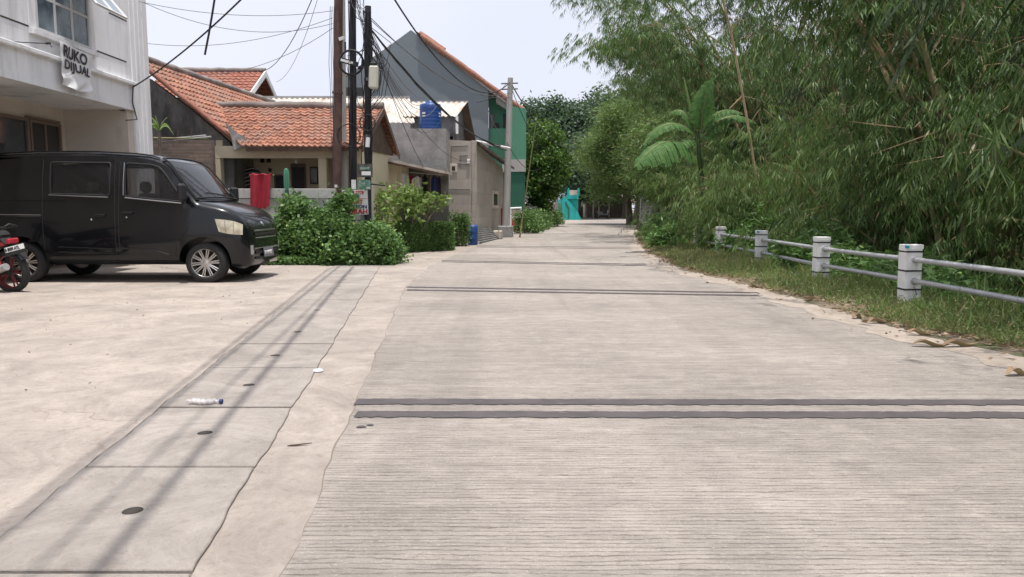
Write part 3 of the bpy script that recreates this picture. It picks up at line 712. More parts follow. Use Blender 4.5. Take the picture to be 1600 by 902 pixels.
# ---------------- rear house with small gable
YR = 29.0
rh = thing('rear_house', 'house behind with a dull red tiled roof and white barge boards on its gable', 'house', P(350, 330, YR))
ne = P(386, 150, 28); rg = P(413, 112, 30); fe = P(431, 152, 31.8)
xe = rg.x; xw = P(240, 120, 29).x
roofgrid('roof', MT['tile_old'], rh, (xw, 28, ne.z), (xe, 28, ne.z), (xe, 30, rg.z), (xw, 30, rg.z))
roofgrid('roof', MT['tile_old'], rh, (xw, 32, ne.z), (xe, 32, ne.z), (xe, 30, rg.z), (xw, 30, rg.z))
ridge('ridge_cap', (xw, 30, rg.z + .05), (xe + .05, 30, rg.z + .05), .1, MT['ridge'], rh)
for ys_ in (28, 32):
    m = MB(); m.prism([(xe + .02, ys_, ne.z + .05), (xe + .02, 30, rg.z + .04), (xe + .02, 30, rg.z - .2), (xe + .02, ys_, ne.z - .17)], (.05, 0, 0)); m.build('barge_board', MT['white'], rh)
m = MB(); m.prism([(xe - .5, 28.3, ne.z - .1), (xe - .5, 30, rg.z - .12), (xe - .5, 31.7, ne.z - .1)], (-.1, 0, 0)); m.build('gable', MT['woodgrey'], rh)
box((xw, 28.4, 0), (xe - .45, 31.6, ne.z), 'wall', MT['darkplaster'], rh)

# ---------------- cream house
YE = 16.7; YRI = 19.6; YF = 22.2
ch = thing('cream_house', 'cream bungalow with orange tiled roof and open porch behind a low stained wall', 'house', P(450, 330, 18))
zE = P(450, 229, YE).z; zR = P(450, 168, YRI).z; zF = P(605, 243, YF).z
xE = P(560, 229, YE).x; xL = P(376, 229, YE).x; xLr = P(328, 168, YRI).x
xR = xE + .05
roofgrid('roof', MT['tile'], ch, (xL, YE, zE), (xR, YE, zE - .02), (xR, YRI, zR - .03), (xLr, YRI, zR + .02))
roofgrid('roof', MT['tile_old'], ch, (xL, YF, zF), (xR, YF, zF), (xR, YRI, zR - .03), (xLr, YRI, zR + .02))
ridge('ridge_cap', (xLr, YRI, zR + .06), (xR + .04, YRI, zR + .02), .10, MT['ridge'], ch)
for (ya, za) in ((YE, zE), (YF, zF)):
    m = MB(); m.prism([(xR + .02, ya, za + .02), (xR + .02, YRI, zR + .0), (xR + .02, YRI, zR - .17), (xR + .02, ya, za - .12)], (.035, 0, 0)); m.build('barge_board', MT['wood'], ch)
m = MB(); m.prism([(xR - .12, YE + .2, zE - .02), (xR - .12, YRI, zR - .12), (xR - .12, YF - .1, zF - .02)], (-.05, 0, 0)); m.build('gable_boards', MT['wood'], ch)
box((xL + .1, YE + .02, zE - .1), (xR - .05, YE + .05, zE - .01), 'fascia_board', MT['wood'], ch)
YC = 17.2
def cy(px): return P(px, 260, YC).x
cxl, cxr = cy(333), cy(598)
zB0 = P(420, 247, YC).z
box((cxl, YC, zB0), (xR - .35, YC + .2, zE + .05), 'front_beam', MT['cream'], ch)
for (a, b) in ((333, 344), (497, 510), (541, 553)):
    box((cy(a), YC + .002, 0), (cy(b), YC + .21, zB0 - .001), 'column', MT['cream'], ch, bevel=.008)
YI = 19.0
def cI(px, py=260): return P(px, py, YI)
box((cI(328).x, YI, 0), (xR - .3, YI + .15, zR - .6), 'porch_wall', MT['cream'], ch)
box((cxl - .002, YC + .22, 0), (cxl + .15, YI, zE + .2), 'porch_side_wall', MT['cream'], ch)
box((xR - .3, YC + .3, 0), (xR - .15, YF - .4, zF - .05), 'gable_side_wall', MT['cream'], ch)
box((cxl, YC + .22, zE + .02), (xR - .4, YI, zE + .06), 'porch_ceiling', MT['white_in'], ch)
def holes(px, py, w, h):
    c = cI(px, py); box((c.x - w / 2, YI - .012, c.z - h / 2), (c.x + w / 2, YI - .002, c.z + h / 2), 'vent_hole', MT['dark'], ch)
for px in (359, 370, 410, 420): holes(px, 249, .1, .17)
holes(422, 266, .08, .09)
# door, window and pictures in the porch
pass
dr_ = box((cI(455).x, YI - .05, 0), (cI(478).x, YI - .003, cI(465, 256).z), 'door', MT['alu'], ch)
box((cI(457).x, YI - .07, cI(465, 310).z), (cI(476).x, YI - .051, cI(465, 262).z), 'door_panel', MT['doordark'], dr_)
w_ = window(ch, (cI(361).x, YI, cI(361, 293).z), (1, 0, 0), cI(384).x - cI(361).x, cI(361, 277).z - cI(361, 293).z, 2, 1, MT['alu'], MT['glass'], fw=.03, dep=.03, nrm=(0, -1, 0))
w_ = window(ch, (cI(430).x, YI, cI(361, 300).z), (1, 0, 0), cI(446).x - cI(430).x, cI(361, 275).z - cI(361, 300).z, 1, 1, MT['alu'], MT['doordark'], fw=.03, dep=.03, nrm=(0, -1, 0))
pf = thing('picture_frame', 'brown framed picture hanging on the porch wall of the cream house', 'picture', cI(491, 275))
box(cI(485, 288) + Vector((0, -.04, 0)), cI(497.5, 261) + Vector((0, -.002, 0)), 'frame', MT['wood'], pf, bevel=.01)
box(cI(487, 285.5) + Vector((0, -.048, 0)), cI(495.5, 263.5) + Vector((0, -.041, 0)), 'picture', MT['glassblue'], pf)
# satellite-like round dark lattice ornament in the porch = bicycle wheel shape
c = P(392, 278, 18.4); cw = thing('porch_dish', 'round dark lattice stand with white wires inside the porch of the cream house', 'stand', (c.x, 18.4, 0))
m = MB(); m.tube([c + Vector((.24 * math.cos(a), 0, .24 * math.sin(a))) for a in [i * math.pi / 10 for i in range(21)]], .03, 6); m.build('ring', MT['wood'], cw)
m = MB(); m.lathe([(.001, 0), (.23, .0), (.23, .02), (.001, .02)], c + Vector((0, .04, 0)), 20, (0, 1, 0)); m.build('disc', MT['doordark'], cw)
m = MB()
for k in range(5): m.tube([c + Vector((-.2, -.05, -.2 + k * .09)), c + Vector((.05, -.07, -.14 + k * .09)), c + Vector((.22, -.04, -.2 + k * .1))], .01, 5)
m.build('wire', MT['frame'], cw)
m = MB(); m.tube([c - Vector((0, 0, .24)), (c.x, 18.4, 0)], .03, 6); m.build('stem', MT['wood'], cw)
c = P(463, 252, 18.0); lt = thing('hanging_lamp', 'small pale lamp hanging under the porch ceiling of the cream house', 'lamp', (c.x, 18, c.z))
m = MB(); m.lathe([(.012, .35), (.012, .08), (.05, .05), (.05, -.04), (.001, -.06)], c, 10); m.build('shade', MT['white'], lt)
# stained low wall in front
YW = 16.1
def wx(px): return P(px, 300, YW).x
lw = thing('garden_wall', 'low stained concrete panel wall in front of the cream house porch', 'wall', (wx(440), YW, 0))
zW = P(440, 295, YW).z; zM = P(440, 310, YW).z
for i, (a, b) in enumerate(((352, 445), (451, 524))):
    box((wx(a), YW, zM + .0), (wx(b), YW + .1, zW), 'top_panel', MT['fencewall'], lw, bevel=.006)
    box((wx(a), YW + .02, 0), (wx(b), YW + .1, zM - .012), 'lower_panel', MT['fencewall'], lw, bevel=.006)
box((wx(445) + .01, YW + .0, 0), (wx(451) - .01, YW + .12, zW - .02), 'panel_post', MT['hedge'] if 0 else MT['darkgreen'], lw)
box((wx(524), YW + .03, 0), (wx(572), YW + .13, zW - .25), 'lower_panel', MT['fencewall'], lw)
# red cloth folded over the wall
cl = thing('red_cloth', 'dark red cloth hung over the low stained wall', 'cloth', (wx(408), YW, zW))
def rc(u, v):
    x = wx(392.5) + (wx(425) - wx(392.5)) * u
    top = P(400, 273, YW).z; bot = P(400, 326, YW).z
    dr0 = .02 * math.sin(u * 17 + v * 1.5) * (.3 + v)
    return Vector((x + (v - .5) * -.03 + .02 * v * math.sin(u * 5), YW - .07 + dr0 - .03 * math.sin(u * 9), top + (bot - top) * v + (.05 * v * max(0, (u - .7) / .3)) + .01 * math.sin(u * 14)))
m = MB(); m.grid(rc, 40, 20); m.build('front_fold', MT['red'], cl, recalc=False)
m = MB(); m.grid(lambda u, v: Vector((rc(u, 0).x, YW - .075 + .14 * v, rc(u, 0).z + .015 * math.sin(v * math.pi))), 40, 5); m.build('top_fold', MT['red'], cl, recalc=False)
m = MB(); m.tube([(wx(389), YW + .06, P(400, 273, YW).z - .01), (wx(428), YW + .06, P(400, 273, YW).z - .01)], .015, 6); m.build('hanging_rod', MT['culm'], cl)
# brick wall with bamboo rack
YB = 16.5
bw = thing('brick_wall', 'weathered brown brick wall between the shop house and the cream house', 'wall', (P(280, 300, YB).x, YB, 0))
box((P(150, 220, YB).x, YB, 0), (P(331, 220, YB).x, YB + .15, P(280, 219, YB).z), 'brickwork', MT['brick'], bw)
br = thing('bamboo_rack', 'pale bamboo rack lying along the top of the brick wall', 'rack', P(290, 215, YB))
for (a, b) in (((246, 219), (322, 212)), ((250, 222), (330, 214)), ((240, 216), (326, 217))):
    m = MB(); m.tube([P(*a, YB + .02), P(*b, YB + random.uniform(.0, .1))], .022, 7); m.build('pole', MT['zincgrey'] if a[0] != 240 else MT['culm'], br)
for px in (278, 299):
    m = MB(); m.tube([P(px, 204, YB + .05), P(px, 222, YB + .05)], .015, 5); m.build('peg', MT['wood'], br)

# ---------------- annex with laundry niche (cream) and lean-to roof
YA = 21.6
an = thing('cream_annex', 'cream annex wall with a thin sloping sheet roof and an open laundry niche', 'annex', (P(640, 330, YA).x, YA, 0))
def A(px, py, d=0): return P(px, py, YA + d)
wl = [A(555, 238), A(620, 252), Vector((A(620, 252).x, YA, 0)), Vector((A(555, 240).x, YA, 0))]
poly_prism(wl, (0, .18, 0), 'wall', MT['cream'], an)
ra, rb_ = A(520, 230, -.35), A(697, 268, -.35)
m = MB(); m.prism([ra, rb_, rb_ + Vector((0, 0, -.07)), ra + Vector((0, 0, -.07))], (0, 2.2, .06)); m.build('sheet_roof', MT['zinc'], an)
m = MB(); m.prism([ra + Vector((0, -.03, -.07)), rb_ + Vector((0, -.03, -.07)), rb_ + Vector((0, -.03, -.13)), ra + Vector((0, -.03, -.13))], (0, .04, 0)); m.build('roof_batten', MT['wood'], an)
box((A(619, 250).x, YA + .181, 0), (A(619, 250).x + .12, YA + 1.7, A(620, 252).z), 'niche_side', MT['cream'], an)
box((A(615, 250).x, YA + 1.7, 0), (A(700, 250, 1.7).x, YA + 1.8, A(697, 268).z + .2), 'niche_back', MT['darkplaster'], an)
gd = box((A(622, 340, .1).x, YA + .1, 0), (A(655, 340, .1).x, YA + .15, A(640, 331).z), 'gate_panel', MT['darkgreen'], an)
# laundry
rail = thing('laundry_rail', 'laundry rail with shirts hung under the annex sheet roof', 'laundry rail', A(655, 271, .3))
m = MB(); m.tube([A(620, 268, .3), A(694, 274, .3)], .014, 6); m.build('rail', MT['galv'], rail)
gar = [(631, 16, 270, 297, 'banner', 'white shirt with red collar, leftmost of the hanging laundry'), (643, 9, 272, 300, 'red', 'red shirt between two white shirts on the laundry rail'), (652, 17, 275, 304, 'banner', 'white shirt under a red one in the middle of the laundry'),
       (664, 10, 272, 312, 'cable', 'long black garment right of the white shirts on the rail'), (671, 8, 273, 313, 'culm', 'patterned tan garment between dark clothes on the rail'), (679, 10, 273, 309, 'inkblue', 'navy trousers near the right end of the laundry rail'), (686, 7, 275, 309, 'ink', 'dark grey trousers, rightmost of the hanging laundry')]
for px, w, y0, y1, mt_, lab in gar:
    dp = .3 + random.uniform(-.08, .08); dp0 = random.random() * 6
    def gf(u, v, px=px, w=w, y0=y0, y1=y1, dp=dp, dp0=dp0):
        sh_ = 1 if v > .12 else .35 + v * 5.4
        return A(px + (u - .5) * w * sh_ * (1 + .1 * v), y0 + (y1 - y0) * v + 2 * abs(u - .5) * 2 * (1 - v), dp + .035 * math.sin(u * 11 + dp0))
    m = MB(); m.grid(gf, 16, 10)
    tag(m.build('hung_garment', MT[mt_], recalc=False), lab, 'garment', 'clothes hung on the laundry rail')

# ---------------- grey rendered house with rusty sheet roofs
YP = 24.2
gh = thing('sheet_roof_house', 'grey rendered house under two rusty corrugated sheet roofs behind the power poles', 'house', (P(600, 330, YP).x, YP, 0))
def G(px, py, d=0): return P(px, py, YP + d)
zt_ = G(650, 201).z
box((G(540, 200).x, YP, 0), (G(697, 201).x, YP + 3.2, zt_), 'front_wall', MT['greyplaster'], gh)
box((G(540, 200).x, YP + .6, zt_), (G(637, 193).x, YP + 3.2, G(600, 192, 1).z - .05), 'upper_wall', MT['greyplaster'], gh)
YQ = YP + .7; YT = YP + 4.6
def slope(x0, x1, ex0, ex1, ye, yr_, kind_, nm): pass
z_e = P(600, 192, YQ).z; z_r = P(500, 153.5, YT).z
roofgrid('sheet_roof', MT['zinc'], gh, (P(402, 192, YQ).x, YQ, z_e), (P(648, 193, YQ).x, YQ, z_e), (P(640, 153.5, YT).x, YT, z_r), (P(395, 153.5, YT).x, YT, z_r), 'zinc', tw=.2, amp=.02, thick=.012)
z_e2 = P(690, 182, YQ + .7).z; z_r2 = P(690, 159.5, YT - .1).z
roofgrid('sheet_roof', MT['zinc'], gh, (P(630, 182, YQ + .7).x, YQ + .7, z_e2), (P(714, 182, YQ + .7).x, YQ + .7, z_e2), (P(731, 159.5, YT).x, YT - .1, z_r2), (P(629, 159.5, YT).x, YT - .1, z_r2), 'zinc', tw=.2, amp=.02, thick=.012)
box((P(405, 153, YT).x, YT - .05, z_r - .02), (P(640, 153, YT).x, YT + .07, z_r + .07), 'ridge_sheet', MT['zincgrey'], gh)
box((P(631, 159, YT).x, YT - .06, z_r2 - .02), (P(732, 159, YT).x, YT + .04, z_r2 + .05), 'ridge_sheet', MT['zincgrey'], gh)
# gable end of the second roof, seen obliquely: grey boards
xg = P(714, 182, YQ + .7).x
m = MB(); m.prism([(xg - .05, YQ + .8, z_e2 - .03), (xg - .05, YT - .1, z_r2 - .08), (xg - .05, YT + 4, z_e2 - 1.2), (xg - .05, YT + 4, 0), (xg - .05, YQ + .8, 0)], (-.1, 0, 0)); m.build('gable_boards', MT['woodgrey'], gh)
m = MB(); xx = P(731, 159.5, YT).x
m.prism([(xx, YT, z_r2), (xx + .35, YT + 4.2, z_e2 - 1.35), (xx - 1.2, YT + 4.2, z_e2 - 1.35), (xx - 1.2, YT, z_r2)], (0, 0, -.04)); m.build('rear_slope', MT['brownroof'], gh)
box((P(637, 190, YQ).x, YQ + .9, zt_ - .1), (xg - .16, YQ + 3, z_e2 + .05), 'upper_wall', MT['greyplaster'], gh)
box((P(711, 183, YQ + .2).x, YQ + .45, zt_ - .05), (P(715, 183, YQ + .2).x, YQ + .55, z_e2 - .02), 'white_post', MT['white'], gh)
# ---------------- blue water tank
c = Vector((G(673, 201, .75).x, YP + .75, zt_)); rr = (G(690, 200, .75).x - G(656, 200, .75).x) / 2; hh = G(673, 161, .75).z - zt_
wt = thing('water_tank', 'tall blue plastic water tank standing on the grey wall by the rusty roof', 'water tank', c)
prof = [(.001, .0), (rr * .96, 0), (rr, .04)]
for k in range(5): z = .12 + k * (hh - .3) / 5; prof += [(rr, z), (rr * .985, z + .02), (rr, z + .04)]
prof += [(rr, hh - .14), (rr * .93, hh - .05), (rr * .5, hh - .01), (rr * .45, hh), (rr * .45, hh + .06), (.001, hh + .07)]
m = MB(); m.lathe(prof, c, 36); m.build('tank_body', MT['bluetank'], wt)
for ang, s in ((-R(122), 1), (-R(28), .8)):
    for row, (txt_w, dz_) in enumerate(((.17, .09), (.15, .0))):
        m = MB(); m.grid(lambda u, v: c + Vector(((rr + .004) * math.cos(ang + (u - .5) * txt_w * 2.2 * s), (rr + .004) * math.sin(ang + (u - .5) * txt_w * 2.2 * s), hh * .5 + dz_ + (v - .5) * (.055 - row * .02) + .01 * math.sin(u * 40))), 14, 1)
        m.build('label_mark', MT['banner'], wt, recalc=False)

# ---------------- block house at the roadside
CN = gp(744, 379); FE = gp(786, 366)
YK = CN.y
bh = thing('block_house', 'unpainted grey block house with a dark overhanging sheet awning beside the road', 'house', (CN.x - 1, YK + 2, 0))
xk0 = P(696, 300, YK).x; zk = P(740, 221, YK).z; zf = P(786, 264, FE.y).z
m = MB(); m.prism([(xk0, YK, 0), (CN.x, YK, 0), (CN.x, YK, zk), (xk0, YK, zk + .06)], (0, .15, 0)); m.build('front_wall', MT['block'], bh)
m = MB(); m.prism([(CN.x, YK + .151, 0), (FE.x, FE.y, 0), (FE.x, FE.y, zf), (CN.x, YK + .151, zk - .01)], (-.15, 0, 0)); m.build('side_wall', MT['blockside'], bh)
box((xk0, FE.y - .16, 0), (FE.x - .16, FE.y, zf), 'rear_wall', MT['block'], bh)
box((CN.x - .14, YK - .03, 0), (CN.x + .03, YK + .14, zk + .02), 'corner_pier', MT['block'], bh, bevel=.01)
m = MB(); m.prism([(xk0, YK + .155, zk - .03), (CN.x - .152, YK + .155, zk - .03), (FE.x - .17, FE.y - .17, zf - .03), (xk0, FE.y - .17, zf - .03)], (0, 0, .05)); m.build('roof_slab', MT['brownroof'], bh)
# awning over the side wall: dark sheet hung from wall top, projecting to the road
w0 = Vector((CN.x - .15, YK + .2, zk + .04)); w1 = Vector((FE.x - .1, FE.y + .3, zf + .32))
o0 = Vector((CN.x + .12, YK + .1, zk - .03)); o1 = P(803, 262, FE.y + .3)
roofgrid('awning', MT['brownroof'], bh, o0, o1, w1, w0, 'zinc', tw=.25, amp=.02, thick=.012)
m = MB(); m.prism([o0, o1, o1 + Vector((0, 0, -.09)), o0 + Vector((0, 0, -.09))], (.02, 0, 0)); m.build('awning_batten', MT['wood'], bh)
for k in range(7):
    f = (k + .5) / 7; a = w0.lerp(w1, f) - Vector((0, 0, .06)); b = o0.lerp(o1, f) - Vector((0, 0, .06))
    m = MB(); m.tube([a, b], .022, 4, sm=False); m.build('rafter', MT['woodgrey'], bh)
# vent with dark hole, small box, side window
v = P(709, 263, YK); vf = box((v.x - .12, YK - .03, v.z - .14), (v.x + .12, YK - .001, v.z + .14), 'vent_frame', MT['white_in'], bh, bevel=.01)
box((v.x - .06, YK - .036, v.z - .08), (v.x + .05, YK - .031, v.z + .06), 'vent_hole', MT['dark'], vf)
v = P(732, 252, YK); box((v.x - .05, YK - .06, v.z - .08), (v.x + .05, YK - .001, v.z + .06), 'junction_box', MT['white'], bh, bevel=.008)
for (a, b) in (((705, 228), (731, 228)), ((705, 228), (705, 262)), ((719, 243), (731, 243)), ((719, 243), (719, 262)), ((712, 255), (731, 257)), ((697, 295), (735, 296))):
    m = MB(); m.tube([P(*a, YK - .012), P(*b, YK - .012)], .012, 5); m.build('conduit', MT['darkplaster'], bh)
sd = (FE - CN).normalized()
ws = CN + sd * ((P(768, 300, 30).y - CN.y) * 1.0)
yw = None
for k in range(200):
    q_ = CN.lerp(FE, k / 200); pxq = 800 + q_.x / q_.y * FPX
    if pxq > 770: yw = q_; break
zz0, zz1 = 1.15 + (325 - 321) / FPX * yw.y, 1.15 + (325 - 303) / FPX * yw.y
nrm_ = Vector((sd.y, -sd.x, 0))
window(bh, Vector((yw.x, yw.y, zz0)) + nrm_ * .003, sd, 1.5, zz1 - zz0, 1, 1, MT['white_in'], MT['glass'], fw=.12, dep=.04, nrm=nrm_)
# white pipe from the house towards the concrete pole
m = MB(); m.tube([P(744, 221, YK + .4), P(796, 232, 27.2)], .045, 8)
tag(m.build('white_pipe', MT['white']), 'white pipe sticking out from the block house towards the street pole', 'pipe')

# ---------------- grey and green two storey house
YH = 38.0
hg = thing('green_house', 'tall two storey house with a blank blue grey gable and a green front', 'house', (P(700, 330, YH).x, YH + 3, 0))
def Hh(px, py, d=0): return P(px, py, YH + d)
ap = Hh(642, 47); le = Hh(538, 123); re_ = Hh(763, 138)
wl = [Vector((le.x, YH, 0)), Vector((re_.x, YH, 0)), re_, ap, le]
poly_prism(wl, (0, .25, 0), 'gable_wall', MT['bluegrey'], hg)
# green recessed part
xa, xb, xc = Hh(763, 200).x, Hh(791, 200).x, Hh(822, 200).x
zr1 = Hh(822, 178).z
m = MB(); m.prism([(xa, YH + .9, 0), (xb + .3, YH + .9, 0), (xb + .3, YH + .9, Hh(800, 165).z), (xa, YH + .9, Hh(763, 140).z)], (0, .2, 0)); m.build('green_front_wall', MT['green'], hg)
zfl0, zfl1 = Hh(800, 269).z, Hh(800, 250).z
m = MB(); m.prism([(xb, YH - .3, zfl1), (xc, YH - .3, zfl1), (xc, YH - .3, zr1 + .25), (xc - .35, YH - .3, zr1 + .25), (xb, YH - .3, Hh(790, 164).z)], (0, 1.19, 0)); m.build('green_pier', MT['green'], hg)
box((xb - .2, YH - .35, zfl0), (xc - .02, YH + .88, zfl1 - .002), 'floor_band', MT['bluegrey'] if 0 else MT['concpole'], hg)
box((xb + .0, YH - .28, 0), (xc - .05, YH + .8, zfl0 - .002), 'lower_wall', MT['darkgreen'], hg)
box((xa - .1, YH + .26, 0), (xc - .06, YH + 10, Hh(800, 200).z), 'body', MT['green'], hg)
dwin = box((Hh(762, 200, .85).x + .1, YH + .84, Hh(766, 216, .85).z), (Hh(771, 200, .85).x + .05, YH + .895, Hh(766, 178, .85).z), 'window', MT['alu'], hg)
box((Hh(763, 200, .85).x + .12, YH + .83, Hh(766, 214, .85).z), (Hh(770, 200, .85).x, YH + .838, Hh(766, 180, .85).z), 'pane', MT['glass'], dwin)
box((Hh(786, 200, .85).x, YH + .84, Hh(786, 216, .85).z), (Hh(790, 200, .85).x + .1, YH + .895, Hh(786, 178, .85).z), 'door', MT['doordark'], hg)
vt = Hh(776, 196, .85); box((vt.x - .12, YH + .82, vt.z - .12), (vt.x + .12, YH + .895, vt.z + .12), 'lamp_box', MT['doordark'], hg)
# roof: two slopes running back from the gable
bkd = 10
ra_ = Vector((ap.x, YH - .1, ap.z + .03)); 
roofgrid('roof', MT['tile'], hg, (xc - .1, YH - .1, Hh(817, 173).z), (xc - .1, YH + bkd, Hh(817, 173).z), (ap.x, YH + bkd, ap.z + .05), (ap.x + .3, YH - .1, ap.z - .12))
roofgrid('roof', MT['tile'], hg, (le.x - .2, YH + .1, le.z - .05), (le.x - .2, YH + bkd, le.z - .05), (ap.x, YH + bkd, ap.z + .02), (ap.x, YH + .1, ap.z - .05))
m = MB(); m.prism([Hh(655, 57, -.12), Hh(818, 176, -.12), Hh(818, 181, -.12), Hh(763, 140.5, -.12)], (0, .12, 0)); m.build('barge_board', MT['concpole'], hg)
ridge('verge_tiles', Hh(657, 56, -.1), Hh(818, 173, -.1), .14, MT['tile'], hg)
ridge('verge_tiles', Hh(655, 53, .5), Hh(694, 80, .5), .16, MT['tile'], hg)
m = MB(); m.prism([Hh(775, 150, .2), Hh(812, 176, .2), Hh(812, 184, .2), Hh(775, 160, .2)], (0, .6, 0)); m.build('eave_soffit', MT['concpole'], hg)
# dark low roof block left of the gable, behind the poles
box(Hh(536, 152, -3), Hh(568, 139, -2.6), 'parapet', MT['doordark'], hg)
# ---------------- gate, pillar and fences beyond the block house
gt = thing('yard_gate', 'white framed yard gate with a rust red lower panel behind the street pole', 'gate', gp(805, 361))
yg = gp(805, 361).y
def Gx(px, py, d=0): return P(px, py, yg + d)
for px in (798, 814): m = MB(); m.tube([Gx(px, 361), Gx(px, 326)], .05, 8); m.build('gate_post', MT['white'], gt)
m = MB(); m.tube([Gx(797, 326), Gx(815, 325)], .05, 8); m.build('top_bar', MT['white'], gt)
box(Gx(799, 361), Gx(813, 343, .04), 'lower_panel', MT['pink'] if 0 else MT['redpaint'], gt); box(Gx(799, 342), Gx(813, 328, .05), 'upper_panel', MT['white_in'], gt)
rp = gp(786, 367); tag(box((rp.x - .12, rp.y, 0), (rp.x + .12, rp.y + .25, P(786, 326, rp.y).z), 'gate_pillar', MT['redpaint'], None, bevel=.01), 'red painted pillar between the block house and the street pole', 'pillar')
sf = thing('slat_fence', 'grey upright slat fence in front of the green house beside the road', 'fence', gp(832, 358))
for i in range(24):
    f = i / 23; px = 818 + 30 * f; yy = yg + .6 + f * 9
    b_ = P(px, 340, yy); 
    m = MB(); m.box((b_.x, yy, .62), (.14, .03, 1.25 + random.uniform(-.05, .05)), rz=1.2); m.build('slat', MT['woodgrey'], sf)
a_ = P(817, 340, yg + .6); b_ = P(849, 340, yg + 9.7)
for z in (.35, 1.0): m = MB(); m.tube([(a_.x + .04, a_.y, z), (b_.x + .04, b_.y, z)], .03, 4); m.build('rail', MT['woodgrey'], sf)
pw = P(855, 335, 50); tag(box((P(847, 330, 50).x, 50, 0), (P(864, 330, 50).x, 50.2, P(855, 319, 50).z), 'pink_wall', MT['pink'], None), 'low faded pink wall beyond the slat fence', 'wall')
gw = P(874, 330, 58); tag(box((P(872, 330, 58).x, 58, 0), (P(877, 330, 58).x, 58.3, P(875, 318, 58).z), 'gate_pillar', MT['pink'] if 0 else MT['green'], None), 'tall narrow olive green pillar just before the turquoise building', 'pillar')

# ---------------- turquoise building with outside stair
YT2 = 72.0
tq = thing('turquoise_building', 'small turquoise building with an outside stair at the bend of the road', 'building', (P(892, 330, YT2).x, YT2, 0))
def T(px, py, d=0): return P(px, py, YT2 + d)
box((T(877, 340).x, YT2 + .6, 0), (T(904, 340).x, YT2 + 6, T(890, 311).z), 'lower_wall', MT['turq'], tq)
box((T(887, 311).x, YT2 + .3, T(890, 311).z), (T(904.5, 311).x, YT2 + 3, T(890, 305).z), 'balcony_slab', MT['turq'], tq)
m = MB(); m.prism([T(879, 344), Vector((T(879, 344).x, YT2, 0)), Vector((T(909, 342).x, YT2, 0)), T(902, 330), T(884, 308), T(879, 308)], (0, .5, 0)); m.build('stair_wall', MT['turq'], tq)
m = MB(); m.prism([T(889, 342, -.05), T(890, 326, -.05), T(884, 315, -.05), T(883, 318, -.05), T(888, 328, -.05), T(887, 342, -.05)], (0, .04, 0)); m.build('stair_shade_groove', MT['darkgreen'], tq)
box((T(889, 297).x, YT2 + .4, T(890, 304.9).z), (T(903, 297).x, YT2 + .6, T(890, 297).z), 'balcony_rail', MT['white_in'], tq)
box((T(888, 300).x, YT2 + 3, T(890, 305).z), (T(899, 270).x, YT2 + 5, T(890, 268).z), 'upper_wall', MT['turq'], tq)
for px in (888, 904): m = MB(); m.tube([T(px, 306, .4), T(px, 294, .4)], .12, 6); m.build('rail_post', MT['turq'], tq)
# ---------------- roofed shops behind
YS = 84.0
rs = thing('roadside_shops', 'row of low shops with brown sheet roofs and dark open fronts past the turquoise building', 'shops', (P(945, 330, YS).x, YS, 0))
def Q(px, py, d=0): return P(px, py, YS + d)
m = MB(); m.prism([Q(900, 307), Q(1000, 317, 10), Q(985, 304, 18), Q(900, 288, 14)], (0, 0, -.15)); m.build('roof', MT['brownroof'], rs)
m = MB(); m.prism([Q(902, 306, -.2), Q(965, 312, 2), Q(965, 314, 2), Q(902, 308, -.2)], (0, .15, 0)); m.build('roof_edge', MT['white'], rs)
box((Q(905, 330).x, YS + 1.4, 0), (Q(917, 330).x, YS + 1.6, Q(910, 309).z), 'wall', MT['white_in'], rs)
box((Q(917, 330).x, YS + 4, 0), (Q(985, 330).x, YS + 6, Q(910, 309).z), 'rear_wall', MT['brownroof'], rs)
for px in (914, 927, 936, 952): m = MB(); m.tube([Q(px, 340, .5), Q(px, 310, .5)], .07 if px != 914 else .2, 6); m.build('roof_post', MT['white_in'], rs)
box((Q(908, 330).x, YS + 1.2, 0), (Q(912, 330).x, YS + 1.39, Q(910, 323).z), 'door', MT['doordark'], rs)
uh = thing('upper_floor_house', 'pale house with a pinkish roof glimpsed above the shops between the trees', 'house', (P(905, 330, 100).x, 100, 0))
box((P(896, 300, 100).x, 100, 0), (P(940, 300, 100).x, 106, P(910, 284, 100).z), 'wall', MT['white'], uh)
m = MB(); m.prism([P(894, 284, 99.5), P(942, 288, 99.5), P(935, 272, 104), P(900, 270, 104)], (0, 0, -.2)); m.build('roof', MT['tile_old'], uh)
mo = thing('far_motorbike', 'dark motorbike parked in front of the brown roofed shops', 'motorbike', Q(942, 338.5, -.6))
c = Q(942, 336, -.6)
for s in (-.6, .6): m = MB(); m.tube([(c.x + s + .28 * math.cos(a), c.y, .3 + .28 * math.sin(a)) for a in [i * math.pi / 6 for i in range(13)]], .05, 5); m.build('wheel', MT['black'], mo)
m = MB(); m.prism([(c.x - .7, c.y - .1, .75), (c.x - .1, c.y - .1, .72), (c.x + .1, c.y - .1, .5), (c.x + .45, c.y - .1, .5), (c.x + .5, c.y - .1, .95), (c.x + .62, c.y - .1, .95), (c.x + .6, c.y - .1, .35), (c.x - .5, c.y - .1, .35)], (0, .2, 0)); m.build('body', MT['galv'], mo, bevel=.03)
m = MB(); m.tube([(c.x + .5, c.y - .3, 1.02), (c.x + .52, c.y + .3, 1.02)], .02, 5); m.build('handlebar', MT['black'], mo)
# wall glimpsed right of the trunks
tag(box((P(1003, 330, 60).x, 60, 0), (P(1050, 330, 60).x, 60.2, P(1010, 326, 60).z + .5), 'grey_wall', MT['greyplaster'], None), 'grey wall glimpsed behind the tree trunks right of the road', 'wall')
